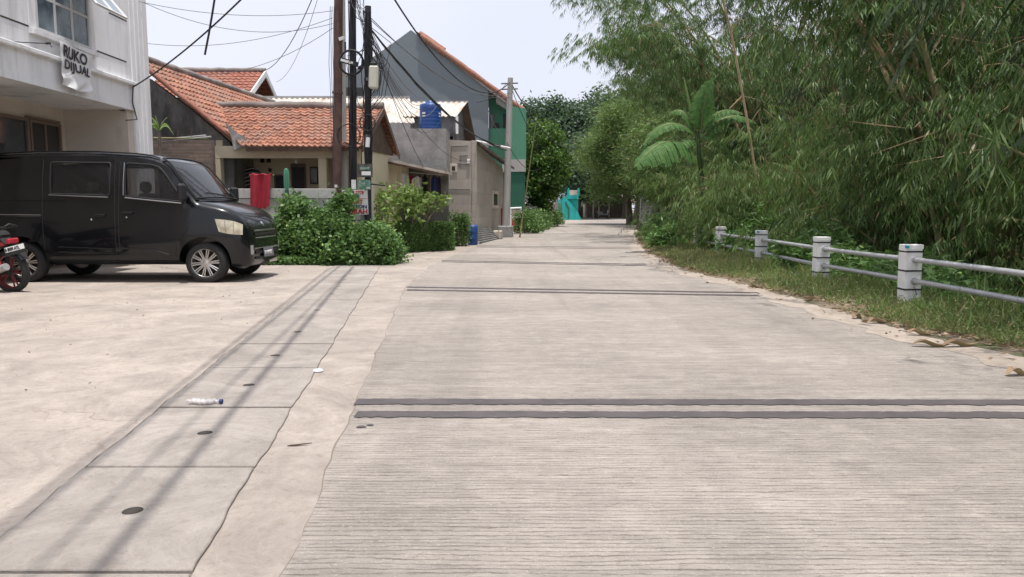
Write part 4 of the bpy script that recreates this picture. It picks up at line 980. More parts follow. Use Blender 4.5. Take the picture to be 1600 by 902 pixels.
# ================================================================== VAN
paint, t_, b_ = nt('black_car_paint'); b_.inputs['Base Color'].default_value = (.0085, .0105, .0135, 1); b_.inputs['Roughness'].default_value = .25; b_.inputs['Specular IOR Level'].default_value = .2
b_.inputs['Coat Weight'].default_value = .7; b_.inputs['Coat Roughness'].default_value = .07
_g = t_.nodes.new('ShaderNodeNewGeometry').outputs['Position']
_dust = ramp(t_, noise(t_, _g, 3, 5, .6), .4, .9, (.004, .005, .007, 1), (.010, .010, .011, 1)); t_.links.new(_dust, b_.inputs['Base Color'])
_bn = N(t_, 'ShaderNodeBump', Strength=.03, Distance=.05); t_.links.new(noise(t_, _g, 1.6, 2), _bn.inputs['Height']); t_.links.new(_bn.outputs[0], b_.inputs['Coat Normal'])
MT['paint'] = paint
MT['trim'] = M('black_trim', (.018, .018, .02), .65, bump=.05)
MT['tyre'] = M('tyre_rubber', (.028, .027, .027), .85, var=.2, vs=6, bump=.2)
MT['alloy'] = M('alloy_rim', (.52, .50, .47), .32, metal=.8, var=.08, bump=0)
MT['chrome'] = M('chrome_trim', (.55, .56, .58), .2, metal=.9, var=.03, bump=0)
lens, t_, b_ = nt('headlight_lens'); b_.inputs['Base Color'].default_value = (.52, .47, .32, 1); b_.inputs['Roughness'].default_value = .12; b_.inputs['Coat Weight'].default_value = 1
t_.links.new(ramp(t_, noise(t_, t_.nodes.new('ShaderNodeNewGeometry').outputs['Position'], 9, 2), .35, .65, (.40, .36, .25, 1), (.66, .61, .46, 1)), b_.inputs['Base Color'])
MT['lens'] = lens
tint, t_, b_ = nt('tinted_car_glass'); b_.inputs['Base Color'].default_value = (.02, .022, .025, 1); b_.inputs['Roughness'].default_value = .04; b_.inputs['Specular IOR Level'].default_value = .9; b_.inputs['Alpha'].default_value = .38
MT['tint'] = tint
MT['seatfab'] = M('seat_fabric', (.16, .13, .12), .9)

SV = 1.03
prof_s = [-3.32, -3.25, -3.05, -2.4, -1.6, -1.0, -.8, -.62, -.50, -.30, -.10, .02, .18, .33, .45, .53, .585, .62]
prof_T = [1.70, 1.86, 1.93, 1.955, 1.95, 1.92, 1.895, 1.84, 1.765, 1.50, 1.235, 1.20, 1.165, 1.115, 1.04, .94, .82, .64]
prof_W = [.74, .79, .825, .83, .83, .83, .83, .83, .83, .83, .83, .828, .82, .80, .765, .72, .66, .56]
prof_B = [.36, .33, .32, .31, .30, .30, .30, .30, .30, .30, .30, .29, .28, .25, .24, .24, .25, .29]
def TT(s): return float(np.interp(s, prof_s, prof_T))
def WW(s): return float(np.interp(s, prof_s, prof_W))
def BB(s): return float(np.interp(s, prof_s, prof_B))
def ringprof(s):
    T, W_, B = TT(s), WW(s), BB(s); up = max(0, T - 1.12); k = min(1, up / .8)
    base = [(0, B), (W_ - .08, B), (W_ - .02, B + .05), (W_ + .004, B + .16), (W_ + .008, min(.72, T - .22)), (W_, min(.95, T - .16)), (W_ - .012, min(1.10, T - .11)),
            (W_ - .012 - .045 * k, min(1.10 + (T - 1.1) * .5, T - .085) if T > 1.25 else T - .085), (W_ - .02 - .115 * k, T - .065), (W_ - .06 - .13 * k, T - .025), (W_ - .17 - .13 * k, T - .003), (W_ * .45, T + .012), (0, T + .018)]
    return base
def side_y(s, z):
    r = ringprof(s); pts = r[1:10]
    return float(np.interp(z, [p[1] for p in pts], [p[0] for p in pts]))
van = thing('van', 'black panel van with alloy wheels parked side on at the forecourt', 'van', (0, 0, 0))
ss = sorted(set(prof_s + [-2.8, -2.0, -1.3, -.4, -.2, -.04, .25, .39, .49, .56, .605]))
m = MB(); n = 13; rows = []
for s in ss:
    r = ringprof(s); rows.append([Vector((s, -y, z)) for y, z in r] + [Vector((s, y, z)) for y, z in r[::-1][1:-1]])
K = len(rows[0]); vs = [p for r in rows for p in r]
fs = [(j * K + i, j * K + (i + 1) % K, (j + 1) * K + (i + 1) % K, (j + 1) * K + i) for j in range(len(rows) - 1) for i in range(K)]
fs += [tuple(range(K))[::-1], tuple((len(rows) - 1) * K + i for i in range(K))]
m.add(vs, fs, 0, True)
body = m.build('body', MT['paint'], van)
def boolcut(ob, cutter):
    md = ob.modifiers.new('b', 'BOOLEAN'); md.object = cutter; md.operation = 'DIFFERENCE'; md.solver = 'EXACT'
    dg = bpy.context.evaluated_depsgraph_get(); me = bpy.data.meshes.new_from_object(ob.evaluated_get(dg))
    ob.modifiers.clear(); ob.data = me; bpy.data.objects.remove(cutter)
RAX = -2.66; WR = .305
for s in (0, RAX):
    for sd_ in (-1, 1):
        m = MB(); m.tube([(s, sd_ * .56, WR + .02), (s, sd_ * 1.0, WR + .02)], WR + .065, 40); cut = m.build('cutter', MT['trim']); boolcut(body, cut)
# carve the cabin so that the windows look into it
m = MB(); m.prism([(-3.1, -.70, .95), (-.30, -.70, .95), (-.72, -.70, 1.82), (-3.1, -.70, 1.86)], (0, 1.40, 0)); cut = m.build('cutter', MT['trim']); boolcut(body, cut)
# window openings through the side skin
def opening(pts, name):
    for sd_ in (-1, 1):
        m = MB(); m.prism([(s, sd_ * .60, z) for s, z in pts], (0, sd_ * .4, 0)); cut = m.build('cutter', MT['trim']); boolcut(body, cut)
W1 = [(-1.115, 1.285), (-.28, 1.205), (-.30, 1.26), (-.56, 1.63), (-.64, 1.71), (-.74, 1.745), (-1.09, 1.77), (-1.13, 1.74)]
W2 = [(-2.20, 1.325), (-1.36, 1.295), (-1.34, 1.33), (-1.34, 1.75), (-1.36, 1.775), (-2.18, 1.785), (-2.21, 1.76)]
opening(W1, 'a'); opening(W2, 'b')
m = MB(); m.prism([(-.13, -.68, 1.245), (-.30, -.66, 1.47), (-.50, -.63, 1.73), (-.62, -.63, 1.66), (-.4, -.66, 1.2)], (0, 1.3, 0)); cut = m.build('cutter', MT['trim']); boolcut(body, cut)
for p in body.data.polygons: p.use_smooth = True
try: body.data.set_sharp_from_angle(angle=R(35))
except Exception: pass
def sidepatch(poly, name, mat, parent, off=.004, thick=.006, sd_=-1):
    m = MB(); o = [Vector((s, sd_ * (side_y(s, z) + off), z)) for s, z in poly]; m.prism(o, (0, -sd_ * thick, 0)); return m.build(name, mat, parent)
for sd_ in (-1, 1):
    sidepatch(W1, 'front_door_window', MT['tint'], van, -.006, .006, sd_); sidepatch(W2, 'rear_window', MT['tint'], van, -.006, .006, sd_)
def sideline(pts, r, name, mat, parent=None, off=.001, sd_=-1, closed=False):
    out = []
    for i in range(len(pts) - (0 if closed else 1)):
        a = pts[i]; b2 = pts[(i + 1) % len(pts)]; k = max(1, int(math.dist(a, b2) / .08))
        for j in range(k): out.append((a[0] + (b2[0] - a[0]) * j / k, a[1] + (b2[1] - a[1]) * j / k))
    out.append(pts[0] if closed else pts[-1])
    m = MB(); m.tube([Vector((s, sd_ * (side_y(s, z) + off), z)) for s, z in out], r, 6); return m.build(name, mat, parent or van)
for sd_ in (-1, 1):
    sideline(W1, .013, 'window_seal', MT['trim'], closed=True, sd_=sd_); sideline(W2, .013, 'window_seal', MT['trim'], closed=True, sd_=sd_)
sideline([(-1.115, 1.265), (-.30, 1.185)], .009, 'window_trim', MT['chrome'], off=.012)
sideline([(-2.22, 1.305), (-1.36, 1.272)], .008, 'window_trim', MT['chrome'], off=.012)
sideline([(-1.14, 1.78), (-1.14, 1.30)], .006, 'window_trim', MT['chrome'], off=.012)
sideline([(-1.2, 1.80), (-1.22, .6), (-1.20, .34), (-.42, .33), (-.38, .66), (-.22, .80), (-.18, 1.15)], .0055, 'door_gap', MT['black'], off=-.001)
sideline([(-2.32, 1.83), (-2.32, .80), (-2.30, .34), (-1.26, .33)], .0055, 'door_gap', MT['black'], off=-.001)
sideline([(-1.27, 1.83), (-1.27, .35)], .0055, 'door_gap', MT['black'], off=-.001)
for z in (.985, 1.01): sideline([(-3.2, z + .01), (-2.34, z)], .008, 'door_rail', MT['chrome' if z > 1 else 'trim'], off=.004)
sideline([(-2.1, .545), (-1.28, .515)], .009, 'side_moulding', MT['paint'], off=.010)
sideline([(-2.1, .475), (-1.28, .450)], .009, 'side_moulding', MT['paint'], off=.010)
sideline([(-1.18, .525), (-.75, .51), (-.50, .43)], .010, 'side_moulding', MT['paint'], off=.010)
sideline([(-3.2, 1.235), (-2.0, 1.225)], .006, 'belt_crease', MT['paint'], off=.004)
# roof gutter highlight
m = MB(); m.tube([Vector((s, -(WW(s) - .19), TT(s) - .015 + .012)) for s in np.linspace(-3.2, -.66, 24)], .011, 6); m.build('roof_gutter', MT['paint'], van)
for s, z in ((-1.08, 1.045), (-1.48, 1.01)):
    m = MB(); yy = -(side_y(s, z) + .02); m.box((s, yy, z), (.17, .035, .035)); h_ = m.build('door_handle', MT['paint'], van, bevel=.01)
    m = MB(); m.lathe([(.001, .006), (.014, .006), (.014, -.004)], (s - .02 if s > -1.3 else s - .13, -(side_y(s, z - .06) + .001), z - .065), 10, (0, -1, 0)); m.build('key_lock', MT['chrome'], h_)
# windscreen
def scr(u, v, off=.0):
    sb, st = -.105, -.605; s = sb + (st - sb) * v; T = TT(s); w = (WW(s) - .075 - .10 * v) * (2 * u - 1)
    bow = .09 * (1 - (2 * u - 1) ** 2) * (1 - .5 * v)
    return Vector((s + bow, w, T + .012 + off + .02 * (1 - (2 * u - 1) ** 2)))
m = MB(); m.grid(lambda u, v: scr(u, v), 20, 8); m.build('windscreen', MT['tint'], van, recalc=False)
for f in (lambda k: (k, 0), lambda k: (k, 1), lambda k: (0, k), lambda k: (1, k)):
    m = MB(); m.tube([scr(*f(i / 16), .004) for i in range(17)], .014, 6); m.build('windscreen_seal', MT['trim'], van)
m = MB(); m.grid(lambda u, v: Vector((-.42 + .42 * v, (2 * u - 1) * .68, 1.20 - .0 * v)), 6, 3); m.build('dashboard', MT['trim'], van, recalc=False)
m = MB(); m.tube([scr(.62, .02, .02), scr(.35, .05, .03), scr(.2, .09, .02)], .009, 5); m.build('wiper', MT['black'], van)
m = MB(); m.tube([scr(.9, .02, .02), scr(.72, .05, .03), scr(.6, .09, .02)], .009, 5); m.build('wiper', MT['black'], van)
m = MB(); m.grid(lambda u, v: Vector((-.10 + .03 * v + .07 * (1 - (2 * u - 1) ** 2), (2 * u - 1) * .70, 1.235 + .012 * v)), 12, 2); m.build('scuttle', MT['trim'], van, recalc=False)
# seats inside
for s in (-.95, -1.75, -2.5):
    for y in (-.36, .36):
        m = MB(); m.box((s, y, .98), (.16, .46, .72), rot=Matrix.Rotation(-.15, 3, 'Y')); se = m.build('seat', MT['seatfab'], van, bevel=.05)
        m = MB(); m.box((s - .08, y, 1.43), (.10, .24, .17)); m.build('headrest', MT['seatfab'], se, bevel=.04)
m = MB(); m.tube([(-.48 + .19 * math.sin(a) * .5, .36 + .19 * math.cos(a), 1.16 + .19 * math.sin(a) * .8) for a in [i * math.pi / 10 for i in range(21)]], .014, 6); m.build('steering_wheel', MT['black'], van)
# mirror
m = MB(); m.box((-.22, -.97, 1.34), (.10, .17, .25), rz=.2); mi = m.build('mirror', MT['trim'], van, bevel=.03)
m = MB(); m.tube([(-.20, -.80, 1.27), (-.21, -.92, 1.30)], .022, 6); m.build('mirror_arm', MT['trim'], mi)
m = MB(); m.box((-.22, .97, 1.34), (.10, .17, .25), rz=-.2); m.build('mirror', MT['trim'], van, bevel=.03)
# nose details; nose surface approx: front x as function of y,z
def nosex(y, z):
    best = .76
    for s in np.linspace(.62, -.1, 87):
        if abs(y) <= side_y(s, z) and z <= TT(s) and z >= BB(s): return s
    return -.1
def nosepatch(poly, name, mat, parent, off=.012, sub=6):
    # poly in (y,z); fan of quads between lower/upper polyline of equal length
    lo, hi = poly; m = MB()
    def fn(u, v):
        y = np.interp(u, np.linspace(0, 1, len(lo)), [p[0] for p in lo]) * (1 - v) + np.interp(u, np.linspace(0, 1, len(hi)), [p[0] for p in hi]) * v
        z = np.interp(u, np.linspace(0, 1, len(lo)), [p[1] for p in lo]) * (1 - v) + np.interp(u, np.linspace(0, 1, len(hi)), [p[1] for p in hi]) * v
        return Vector((nosex(y, z) + off, y, z))
    m.grid(fn, 14, sub); return m.build(name, mat, parent, recalc=False)
# headlights wrap round the corner: defined along s on the side then over the nose
def headlight(sd_):
    m = MB()
    def fn(u, v):
        s = .17 + .36 * u + .05 * (1 - v) * (1 - u); zlo = .74 - .02 * u + .03 * (1 - u) ** 3; zhi = .955 - .03 * u - .055 * u ** 4; z = zlo + (zhi - zlo) * v
        z = min(z, TT(s) - .03); y = side_y(s, z) + .012 * math.sin(math.pi * max(.08, min(.92, u))) * math.sin(math.pi * max(.1, min(.9, v))) + .003
        return Vector((s + .004, sd_ * y, z))
    m.grid(fn, 16, 8); h = m.build('headlight', MT['lens'], van, recalc=False)
    for du in (.33, .66):
        m = MB(); m.tube([fn(du + .03 * k / 5, .08 + .84 * k / 5) + Vector((0, sd_ * .002, 0)) for k in range(6)], .004, 5); m.build('lens_divider', MT['chrome'], h)
headlight(-1); headlight(1)
for z0, z1, w, mt_ in ((.70, .735, .46, 'trim'), (.765, .785, .46, 'chrome'), (.66, .672, .46, 'chrome'), (.42, .47, .50, 'trim'), (.50, .512, .55, 'chrome'), (.34, .38, .50, 'trim')):
    m = MB(); m.grid(lambda u, v: Vector((nosex((2 * u - 1) * w, z0) + .010 + .006 * math.sin(math.pi * v), (2 * u - 1) * w, z0 + (z1 - z0) * v)), 16, 2); m.build('grille_bar', MT[mt_], van, recalc=False)
for sd_ in (-1, 1):
    m = MB(); m.grid(lambda u, v: Vector((nosex(sd_ * (.56 + .07 * u), .42 + .14 * v) + .010, sd_ * (.56 + .07 * u), .42 + .14 * v)), 4, 4); m.build('fog_lamp_slot', MT['galv'], van, recalc=False)
m = MB(); m.lathe([(.001, .012), (.035, .010), (.045, .0)], (nosex(0, .87) + .008, 0, .875), 16, (1, 0, .6)); m.build('badge', MT['chrome'], van)
m = MB(); m.box((nosex(0, .42) + .035, 0, .43), (.012, .42, .14), rot=Matrix.Rotation(-.1, 3, 'Y')); pl = m.build('number_plate', MT['cablegrey'], van, bevel=.004)
textmesh('B 1741 KOE', .085, (nosex(0, .42) + .043, -.19, .40), (0, 1, 0), (0, 0, 1), MT['banner'], pl, squash=.75)
m = MB(); m.tube([(.53, -.45, .30), (.60, 0, .27), (.53, .45, .30)], .04, 6); m.build('bumper_lip', MT['trim'], van)
# wheels
def wheel(s, sd_):
    w = MB(); ax = Vector((0, sd_, 0)); yo = .80
    c = Vector((s, sd_ * (yo - .19), WR))
    w.lathe([(.20, 0), (.235, -.0), (.285, .01), (WR - .003, .04), (WR, .07), (WR, .125), (WR - .004, .15), (.285, .19), (.235, .198), (.208, .19), (.20, .14)], c, 48, ax)
    # wheel empty as the tyre mesh
    t = w.build('wheel', MT['tyre'], van)
    r = MB(); r.lathe([(.198, .0), (.198, .10), (.202, .182), (.210, .190), (.213, .182)], c, 40, ax); r.lathe([(.001, .09), (.19, .07)], c, 20, ax, sm=False)
    rm = r.build('rim', MT['alloy'], t); 
    d = MB(); d.lathe([(.001, .10), (.196, .075)], c, 30, ax); d.build('brake_disc', MT['black'], t)
    sp_ = MB(); q = Vector((0, 0, 1)).rotation_difference(ax)
    for k in range(10):
        a = k * math.pi / 5 + .1
        for off in (-.011, .011) if k % 1 == 0 else ():
            d0 = Vector((math.cos(a), math.sin(a), 0)); pz = Vector((-math.sin(a), math.cos(a), 0))
            p0 = c + q @ (d0 * .045 + pz * off * .8 + Vector((0, 0, .165))); p1 = c + q @ (d0 * .2 + pz * off * 1.5 + Vector((0, 0, .178)))
            sp_.tube([p0, p1], [.011, .010], 5, sm=False)
    sp_.build('spokes', MT['alloy'], t)
    h = MB(); h.lathe([(.001, .185), (.03, .183), (.055, .17), (.06, .15)], c, 20, ax); h.build('hub_cap', MT['alloy'], t)
for s in (0, RAX):
    for sd_ in (-1, 1): wheel(s, sd_)
m = MB(); m.bb((-3.0, -.5, .26), (-.4, .5, .33)); m.build('underbody', MT['trim'], van)
fw = gp(325, 443)
van.location = (fw.x + .0, fw.y + .80, 0); van.scale = (SV * 1.025, SV, SV); van.rotation_euler = (0, 0, R(-1.2))

MT['dkred'] = M('dark_red_rim', (.16, .02, .025), .5, bump=0)
# ================================================================== MOTORCYCLE (rear enters the frame at the left)
mc = thing('motorcycle', 'mostly black motorcycle with red rear wheel parked at the left edge before the van', 'motorcycle', (0, 0, 0))
def mwheel(s, nm):
    c = Vector((s, 0, .29)); t = MB()
    t.lathe([(.225, -.04), (.25, -.055), (.28, -.045), (.29, -.015), (.29, .015), (.28, .045), (.25, .055), (.225, .04)], c, 40, (0, 1, 0)); w = t.build('wheel', MT['tyre'], mc)
    r = MB(); r.lathe([(.232, -.035), (.222, -.035), (.215, -.02), (.215, .02), (.222, .035), (.232, .035)], c, 40, (0, 1, 0)); r.build('rim', MT['dkred'], w)
    sp_ = MB()
    for k in range(5):
        for o in (-.16, .16):
            a = k * 2 * math.pi / 5 + o; sp_.tube([c + Vector((.04 * math.cos(a - o * .5), 0, .04 * math.sin(a - o * .5))), c + Vector((.22 * math.cos(a), 0, .22 * math.sin(a)))], .012, 5)
    sp_.build('spokes', MT['dkred'], w)
    h = MB(); h.tube([c - Vector((0, .07, 0)), c + Vector((0, .07, 0))], .045, 12); h.build('hub', MT['black'], w)
mwheel(0, 'r'); mwheel(-1.24, 'f')
m = MB(); m.tube([(-.0, -.075, .29), (-.45, -.09, .36)], .02, 6); m.build('swing_arm', MT['black'], mc)
m = MB(); m.tube([(-.0, .075, .29), (-.45, .09, .36)], .02, 6); m.build('swing_arm', MT['black'], mc)
m = MB(); m.tube([(-.02, -.10, .32), (-.12, -.1, .62)], [.028, .022], 8); m.build('shock_absorber', MT['redpaint'], mc)
m = MB(); m.grid(lambda u, v: Vector((.34 * math.cos(R(30 + 100 * u)) - .02, (v - .5) * .13, .29 + .34 * math.sin(R(30 + 100 * u)))), 12, 4); m.build('mudguard', MT['black'], mc, recalc=False)
m = MB(); m.prism([(.02, -.1, .77), (-.05, -.1, .85), (-.4, -.1, .80), (-.75, -.1, .72), (-.95, -.1, .72), (-.8, -.1, .62), (-.45, -.1, .62), (-.1, -.1, .68)], (0, .2, 0)); m.build('seat', MT['trim'], mc, bevel=.03)
m = MB(); m.prism([(.10, -.085, .66), (.0, -.085, .76), (-.3, -.085, .72), (-.55, -.085, .60), (-.5, -.085, .52), (-.15, -.085, .60)], (0, .17, 0)); tp_ = m.build('tail_panel', MT['trim'], mc, bevel=.02); m = MB(); m.prism([(.06, -.095, .655), (.02, -.095, .70), (-.25, -.095, .64), (-.2, -.095, .60)], (0, .19, 0)); m.build('red_stripe', MT['redpaint'], tp_)
m = MB(); m.tube([(-.35, -.1, .80), (-.02, -.11, .89), (.10, -.1, .90), (.13, -.05, .94), (.10, .1, .90), (-.35, .1, .80)], .014, 6); m.build('grab_rail', MT['black'], mc)
m = MB(); m.box((.10, 0, .71), (.05, .16, .07)); m.build('tail_light', MT['inkred'], mc, bevel=.01)
m = MB(); m.prism([(-.35, -.12, .22), (-.85, -.12, .24), (-.9, -.12, .5), (-.6, -.12, .58), (-.38, -.12, .45)], (0, .24, 0)); m.build('engine', MT['cablegrey'], mc, bevel=.03)
m = MB(); m.tube([(-.7, -.13, .25), (-.3, -.15, .24), (.12, -.16, .38)], [.02, .045, .05], 10); m.build('exhaust', MT['galv'], mc)
m = MB(); m.prism([(-.85, -.09, .5), (-1.1, -.09, .9), (-1.0, -.09, .98), (-.85, -.09, .8), (-.72, -.09, .62)], (0, .18, 0)); m.build('leg_shield', MT['trim'], mc, bevel=.02)
for y in (-.09, .09): m = MB(); m.tube([(-1.24, y, .29), (-1.02, y, .98)], .024, 8); m.build('fork', MT['black'], mc)
m = MB(); m.tube([(-.92, -.34, 1.02), (-1.0, -.1, 1.04), (-1.0, .1, 1.04), (-.92, .34, 1.02)], .014, 6); m.build('handlebar', MT['black'], mc)
m = MB(); m.box((-1.10, 0, .93), (.12, .2, .16)); m.build('headlight', MT['lens'], mc, bevel=.03)
# plate faces the camera side obliquely
q = Matrix.Rotation(R(0), 3, 'Z')
pl = MB(); pc = Vector((.19, -.06, .60)); rot = Matrix.Rotation(R(22), 3, 'Z') @ Matrix.Rotation(R(-15), 3, 'X')
xd = Vector((math.cos(R(24)), -.50, .36)).normalized(); nd_ = Vector((.35, -1, .25)).normalized(); xd = (xd - nd_ * xd.dot(nd_)).normalized(); ud = nd_.cross(xd) * 1
if ud.z < 0: ud = -ud
qq = Matrix((xd, nd_, ud)).transposed()
pl.box(pc, (.27, .008, .13), rot=qq); po_ = pl.build('number_plate', MT['black'], mc)
pl = MB(); pl.box(pc + nd_ * .006 + ud * .018, (.25, .004, .07), rot=qq); pl.build('plate_face', MT['banner'], po_)
textmesh('B 8009 ATL', .062, pc + nd_ * .010 - xd * .122 - ud * .003, xd, ud, MT['black'], po_, squash=.62, bold=.002)
pl = MB(); pl.tube([pc, (.0, 0, .66)], .015, 6); pl.build('plate_bracket', MT['black'], mc)
mw = gp(21, 457); mc.location = (mw.x, mw.y, 0); mc.rotation_euler = (R(4), 0, R(-14))

# ================================================================== POLES
YPL = 16.4
def W(px, py, Y=YPL): return P(px, py, Y)
def pole(name, lab, mat, pb, Yb, pt, r0_, r1_, ht, group='power and cable poles by the bushes'):
    b = P(*pb, Yb); t2 = P(*pt, Yb); d = (t2 - b); a = b + d * (-b.z / d.z); top = a + d * (ht / d.z)
    t = thing(name, lab, 'pole', (a.x, a.y, 0), group)
    m = MB(); m.tube([a, top], [r0_, r1_], 16); m.build('shaft', mat, t); return t, a, top
p1, a1, t1 = pole('power_pole', 'thick rusty brown steel pole, leftmost of the pole cluster in the bushes', MT['rust'], (526, 335), 16.6, (529, 0), .105, .088 , 8.6)
m = MB(); m.tube([a1.lerp(t1, .42), a1.lerp(t1, .425)], .112, 14); m.build('band', MT['rust'], p1)
m = MB(); m.box(P(525, 291, 16.45), (.06, .02, .06)); m.build('sticker', MT['banner'], p1)
tagp = P(534, 60, 16.5); m = MB(); m.box(tagp, (.13, .01, .07), rz=.3, rot=Matrix.Rotation(-.35, 3, 'Y')); m.build('number_plate', MT['banner'], p1)
p2, a2, t2 = pole('concrete_pole', 'slim pale concrete pole standing right behind the rusty steel pole', MT['concpole'], (538, 300), 17.0, (536, 60), .062, .055, 7.0)
p3, a3, t3 = pole('cable_pole', 'black tarred pole with the cable reel, middle of the pole cluster', MT['blackpole'], (552, 280), 16.3, (551, 0), .085, .065, 7.6)
p4, a4, t4 = pole('cable_pole', 'black pole tangled with wires and carrying a pale box, right of the reel pole', MT['blackpole'], (575, 260), 16.0, (575, 10), .075, .065, P(575, 10, 16.0).z)
for ht in (.35, .5, .72): 
    c = a4.lerp(t4, ht); m = MB(); m.tube([c - Vector((0, 0, .03)), c + Vector((0, 0, .03))], .085, 12); m.build('clamp', MT['cablegrey'], p4)
bx = P(584, 121, 15.85); m = MB(); m.box(bx, (.19, .16, .46), rot=Matrix.Rotation(.05, 3, 'Y')); jb = m.build('splice_box', MT['creamwhite'], p4, bevel=.03)
m = MB(); m.box(bx + Vector((0, 0, .26)), (.13, .12, .08)); m.build('box_cap', MT['black'], jb, bevel=.02)
m = MB(); m.tube([P(575, 215, 15.8), P(574, 230, 15.8)], .045, 8); m.build('insulator', MT['banner'], p4)
# cable reel
rc_ = P(549, 98, 16.1); reel = thing('cable_reel', 'black round cable holder strapped to the middle pole', 'cable holder', rc_)
rr_ = .25
m = MB(); m.tube([rc_ + Vector((rr_ * math.cos(a), .0, rr_ * math.sin(a))) for a in [i * math.pi / 16 for i in range(33)]], .024, 7); m.build('ring', MT['cable'], reel)
m = MB(); m.box(rc_ + Vector((-.04, -.05, .0)), (.40, .03, .10), rot=Matrix.Rotation(R(16), 3, 'Y')); cb = m.build('cross_bar', MT['cable'], reel)
m = MB(); m.box(rc_ + Vector((-.08, -.07, .01)), (.26, .005, .05), rot=Matrix.Rotation(R(16), 3, 'Y')); m.build('label_strip', MT['banner'], cb)
m = MB(); m.tube([rc_ + Vector((.14, 0, -.12)), rc_ + Vector((.36, .0, .02))], .03, 6); m.build('bracket', MT['cable'], reel)
m = MB(); m.tube([rc_ + Vector((-.12, 0, .22)), rc_ + Vector((-.12, 0, .42))], .02, 6); m.build('bracket', MT['cable'], reel)
def coil(px, py, Y, r, n, lab):
    c = P(px, py, Y); m = MB()
    pts = [c + Vector(((r + .012 * math.sin(i * 1.7)) * math.cos(i * math.pi / 12), .02 * math.sin(i * .9), (r + .012 * math.cos(i * 1.3)) * math.sin(i * math.pi / 12))) for i in range(24 * n + 1)]
    m.tube(pts, .009, 5); return tag(m.build('cable_coil', MT['cable']), lab, 'cable coil', 'coils of spare cable on the poles')
coil(545, 212, 16.1, .24, 3, 'loop of spare black cable hung halfway up the middle pole')
coil(574, 192, 15.8, .16, 3, 'tight coil of black cable at the narrow part of the wire tangled pole')
# wire sleeve along the poles
for i in range(9):
    m = MB(); x0 = random.uniform(-.10, .10); pts = []
    for k in range(12): pts.append(a4.lerp(t4, .38 + .6 * k / 11) + Vector((x0 * (1 + .4 * math.sin(k + i)), -.08 + .02 * math.sin(i), 0)))
    m.tube(pts, .010, 5); m.build('riser_wire', MT['cable'], p4)
for i in range(4):
    m = MB(); pts = [a3.lerp(t3, .1 + .88 * k / 10) + Vector((.07 * math.cos(i * 1.6) + .01 * math.sin(k * 2 + i), -.085, 0)) for k in range(11)]
    m.tube(pts, .010, 5); m.build('riser_wire', MT['cable'], p3)
# street concrete pole near the block house
ps, as_, ts = pole('street_pole', 'tall concrete street pole in front of the green house', MT['concpole'], (790, 370), gp(790, 371).y, (797.5, 122), .16, .10, P(797.5, 122, gp(790, 371).y).z)
yS = as_.y
m = MB(); m.bb((as_.x - .32, yS - .35, 0), (as_.x + .30, yS + .3, .45)); m.build('footing', MT['greyplaster'], ps, bevel=.03)
for i, zz in enumerate((.965, .93)):
    m = MB(); c = as_.lerp(ts, zz); m.tube([c + Vector((-.35, 0, 0)), c + Vector((.3, 0, .02))], .03, 5); m.build('cross_arm', MT['cablegrey'], ps)
lp_ = gp(812, 372); lean = thing('leaning_bamboo_pole', 'thin pale bamboo pole leaning over the roadside near the gate', 'bamboo pole', lp_)
m = MB(); m.tube([lp_, P(822, 300, lp_.y), P(837, 195, lp_.y), P(840, 182, lp_.y)], [.035, .03, .022, .01], 7); m.build('pole', MT['culm'], lean)
ups, aa_, tt_u = pole('utility_pole', 'distant pale utility pole rising from the tree crown before the turquoise building', MT['concpole'], (868, 330), 54, (868, 224), .2, .14, P(868, 224, 54).z, None)
wp, aw, tw = pole('white_pole', 'thin white pole leaning beside the tree trunks at the right of the road', MT['white'], (1000, 352), 46, (1003, 285), .06, .05, P(1003, 285, 46).z, None)
# ---------------- signs at the poles
sg = thing('advert_banner', 'white roadside advert with red and navy lettering half hidden in the bush', 'advert banner', P(556, 320, 15.9))
YSG = 15.9
def sgp(px, py, d=0): return P(px, py, YSG - d)
m = MB(); m.prism([sgp(534, 297), sgp(574, 297), sgp(575.5, 335), sgp(535, 338)], (0, .02, 0)); m.build('board', MT['banner'], sg)
def stext(txt, px, py, hpx, wpx, mt_, d=.012):
    sz = hpx / FPX * YSG / .7
    o = textmesh(txt, sz, (0, 0, 0), (1, 0, 0), (0, 0, 1), MT[mt_], None, bold=sz * .03)
    xs_ = [v.co.x for v in o.data.vertices]; w0 = max(xs_) - min(xs_); tw_ = wpx / FPX * YSG; mn = min(xs_); org = sgp(px, py, d)
    for v in o.data.vertices: v.co = Vector(((v.co.x - mn) * tw_ / w0, v.co.y, v.co.z)) + org - sg.location
    o.parent = sg
def pill(px0, px1, py0, py1, mt_, d=.006):
    a, b2 = sgp(px0, py1, d), sgp(px1, py0, d); m = MB(); m.bb((a.x, a.y, a.z), (b2.x, a.y + .004, b2.z)); m.build('colour_bar', MT[mt_], sg, bevel=.0)
pill(536, 553, 298.7, 303.6, 'inkblue'); pill(553, 568, 298.7, 303.6, 'inkred'); pill(543, 561, 305, 308.8, 'inkblue')
pill(536, 574, 310.2, 311, 'inkred')
stext('USAHA', 538, 303, 3.4, 13, 'banner'); stext('RAJA', 554, 303, 3.4, 12, 'banner'); stext('KOPIN', 546, 308.2, 2.6, 12, 'banner')
stext('SUKAT', 539, 318.5, 6, 28, 'inkred'); stext('KARTON', 538, 325.5, 5, 35, 'inkblue'); stext('MURAH', 537, 334, 7, 37, 'inkred')
po = thing('green_poster', 'small dark poster above a green one fixed to the wire tangled pole', 'poster', P(570, 275, 15.8))
def postr(x0, y0, x1, y1, mt_, nm, d=0):
    a, b2 = P(x0, y1, 15.82 - d), P(x1, y0, 15.82 - d); m = MB(); m.bb((a.x, a.y, a.z), (b2.x, a.y + .012, b2.z)); return m.build(nm, mt_, po)
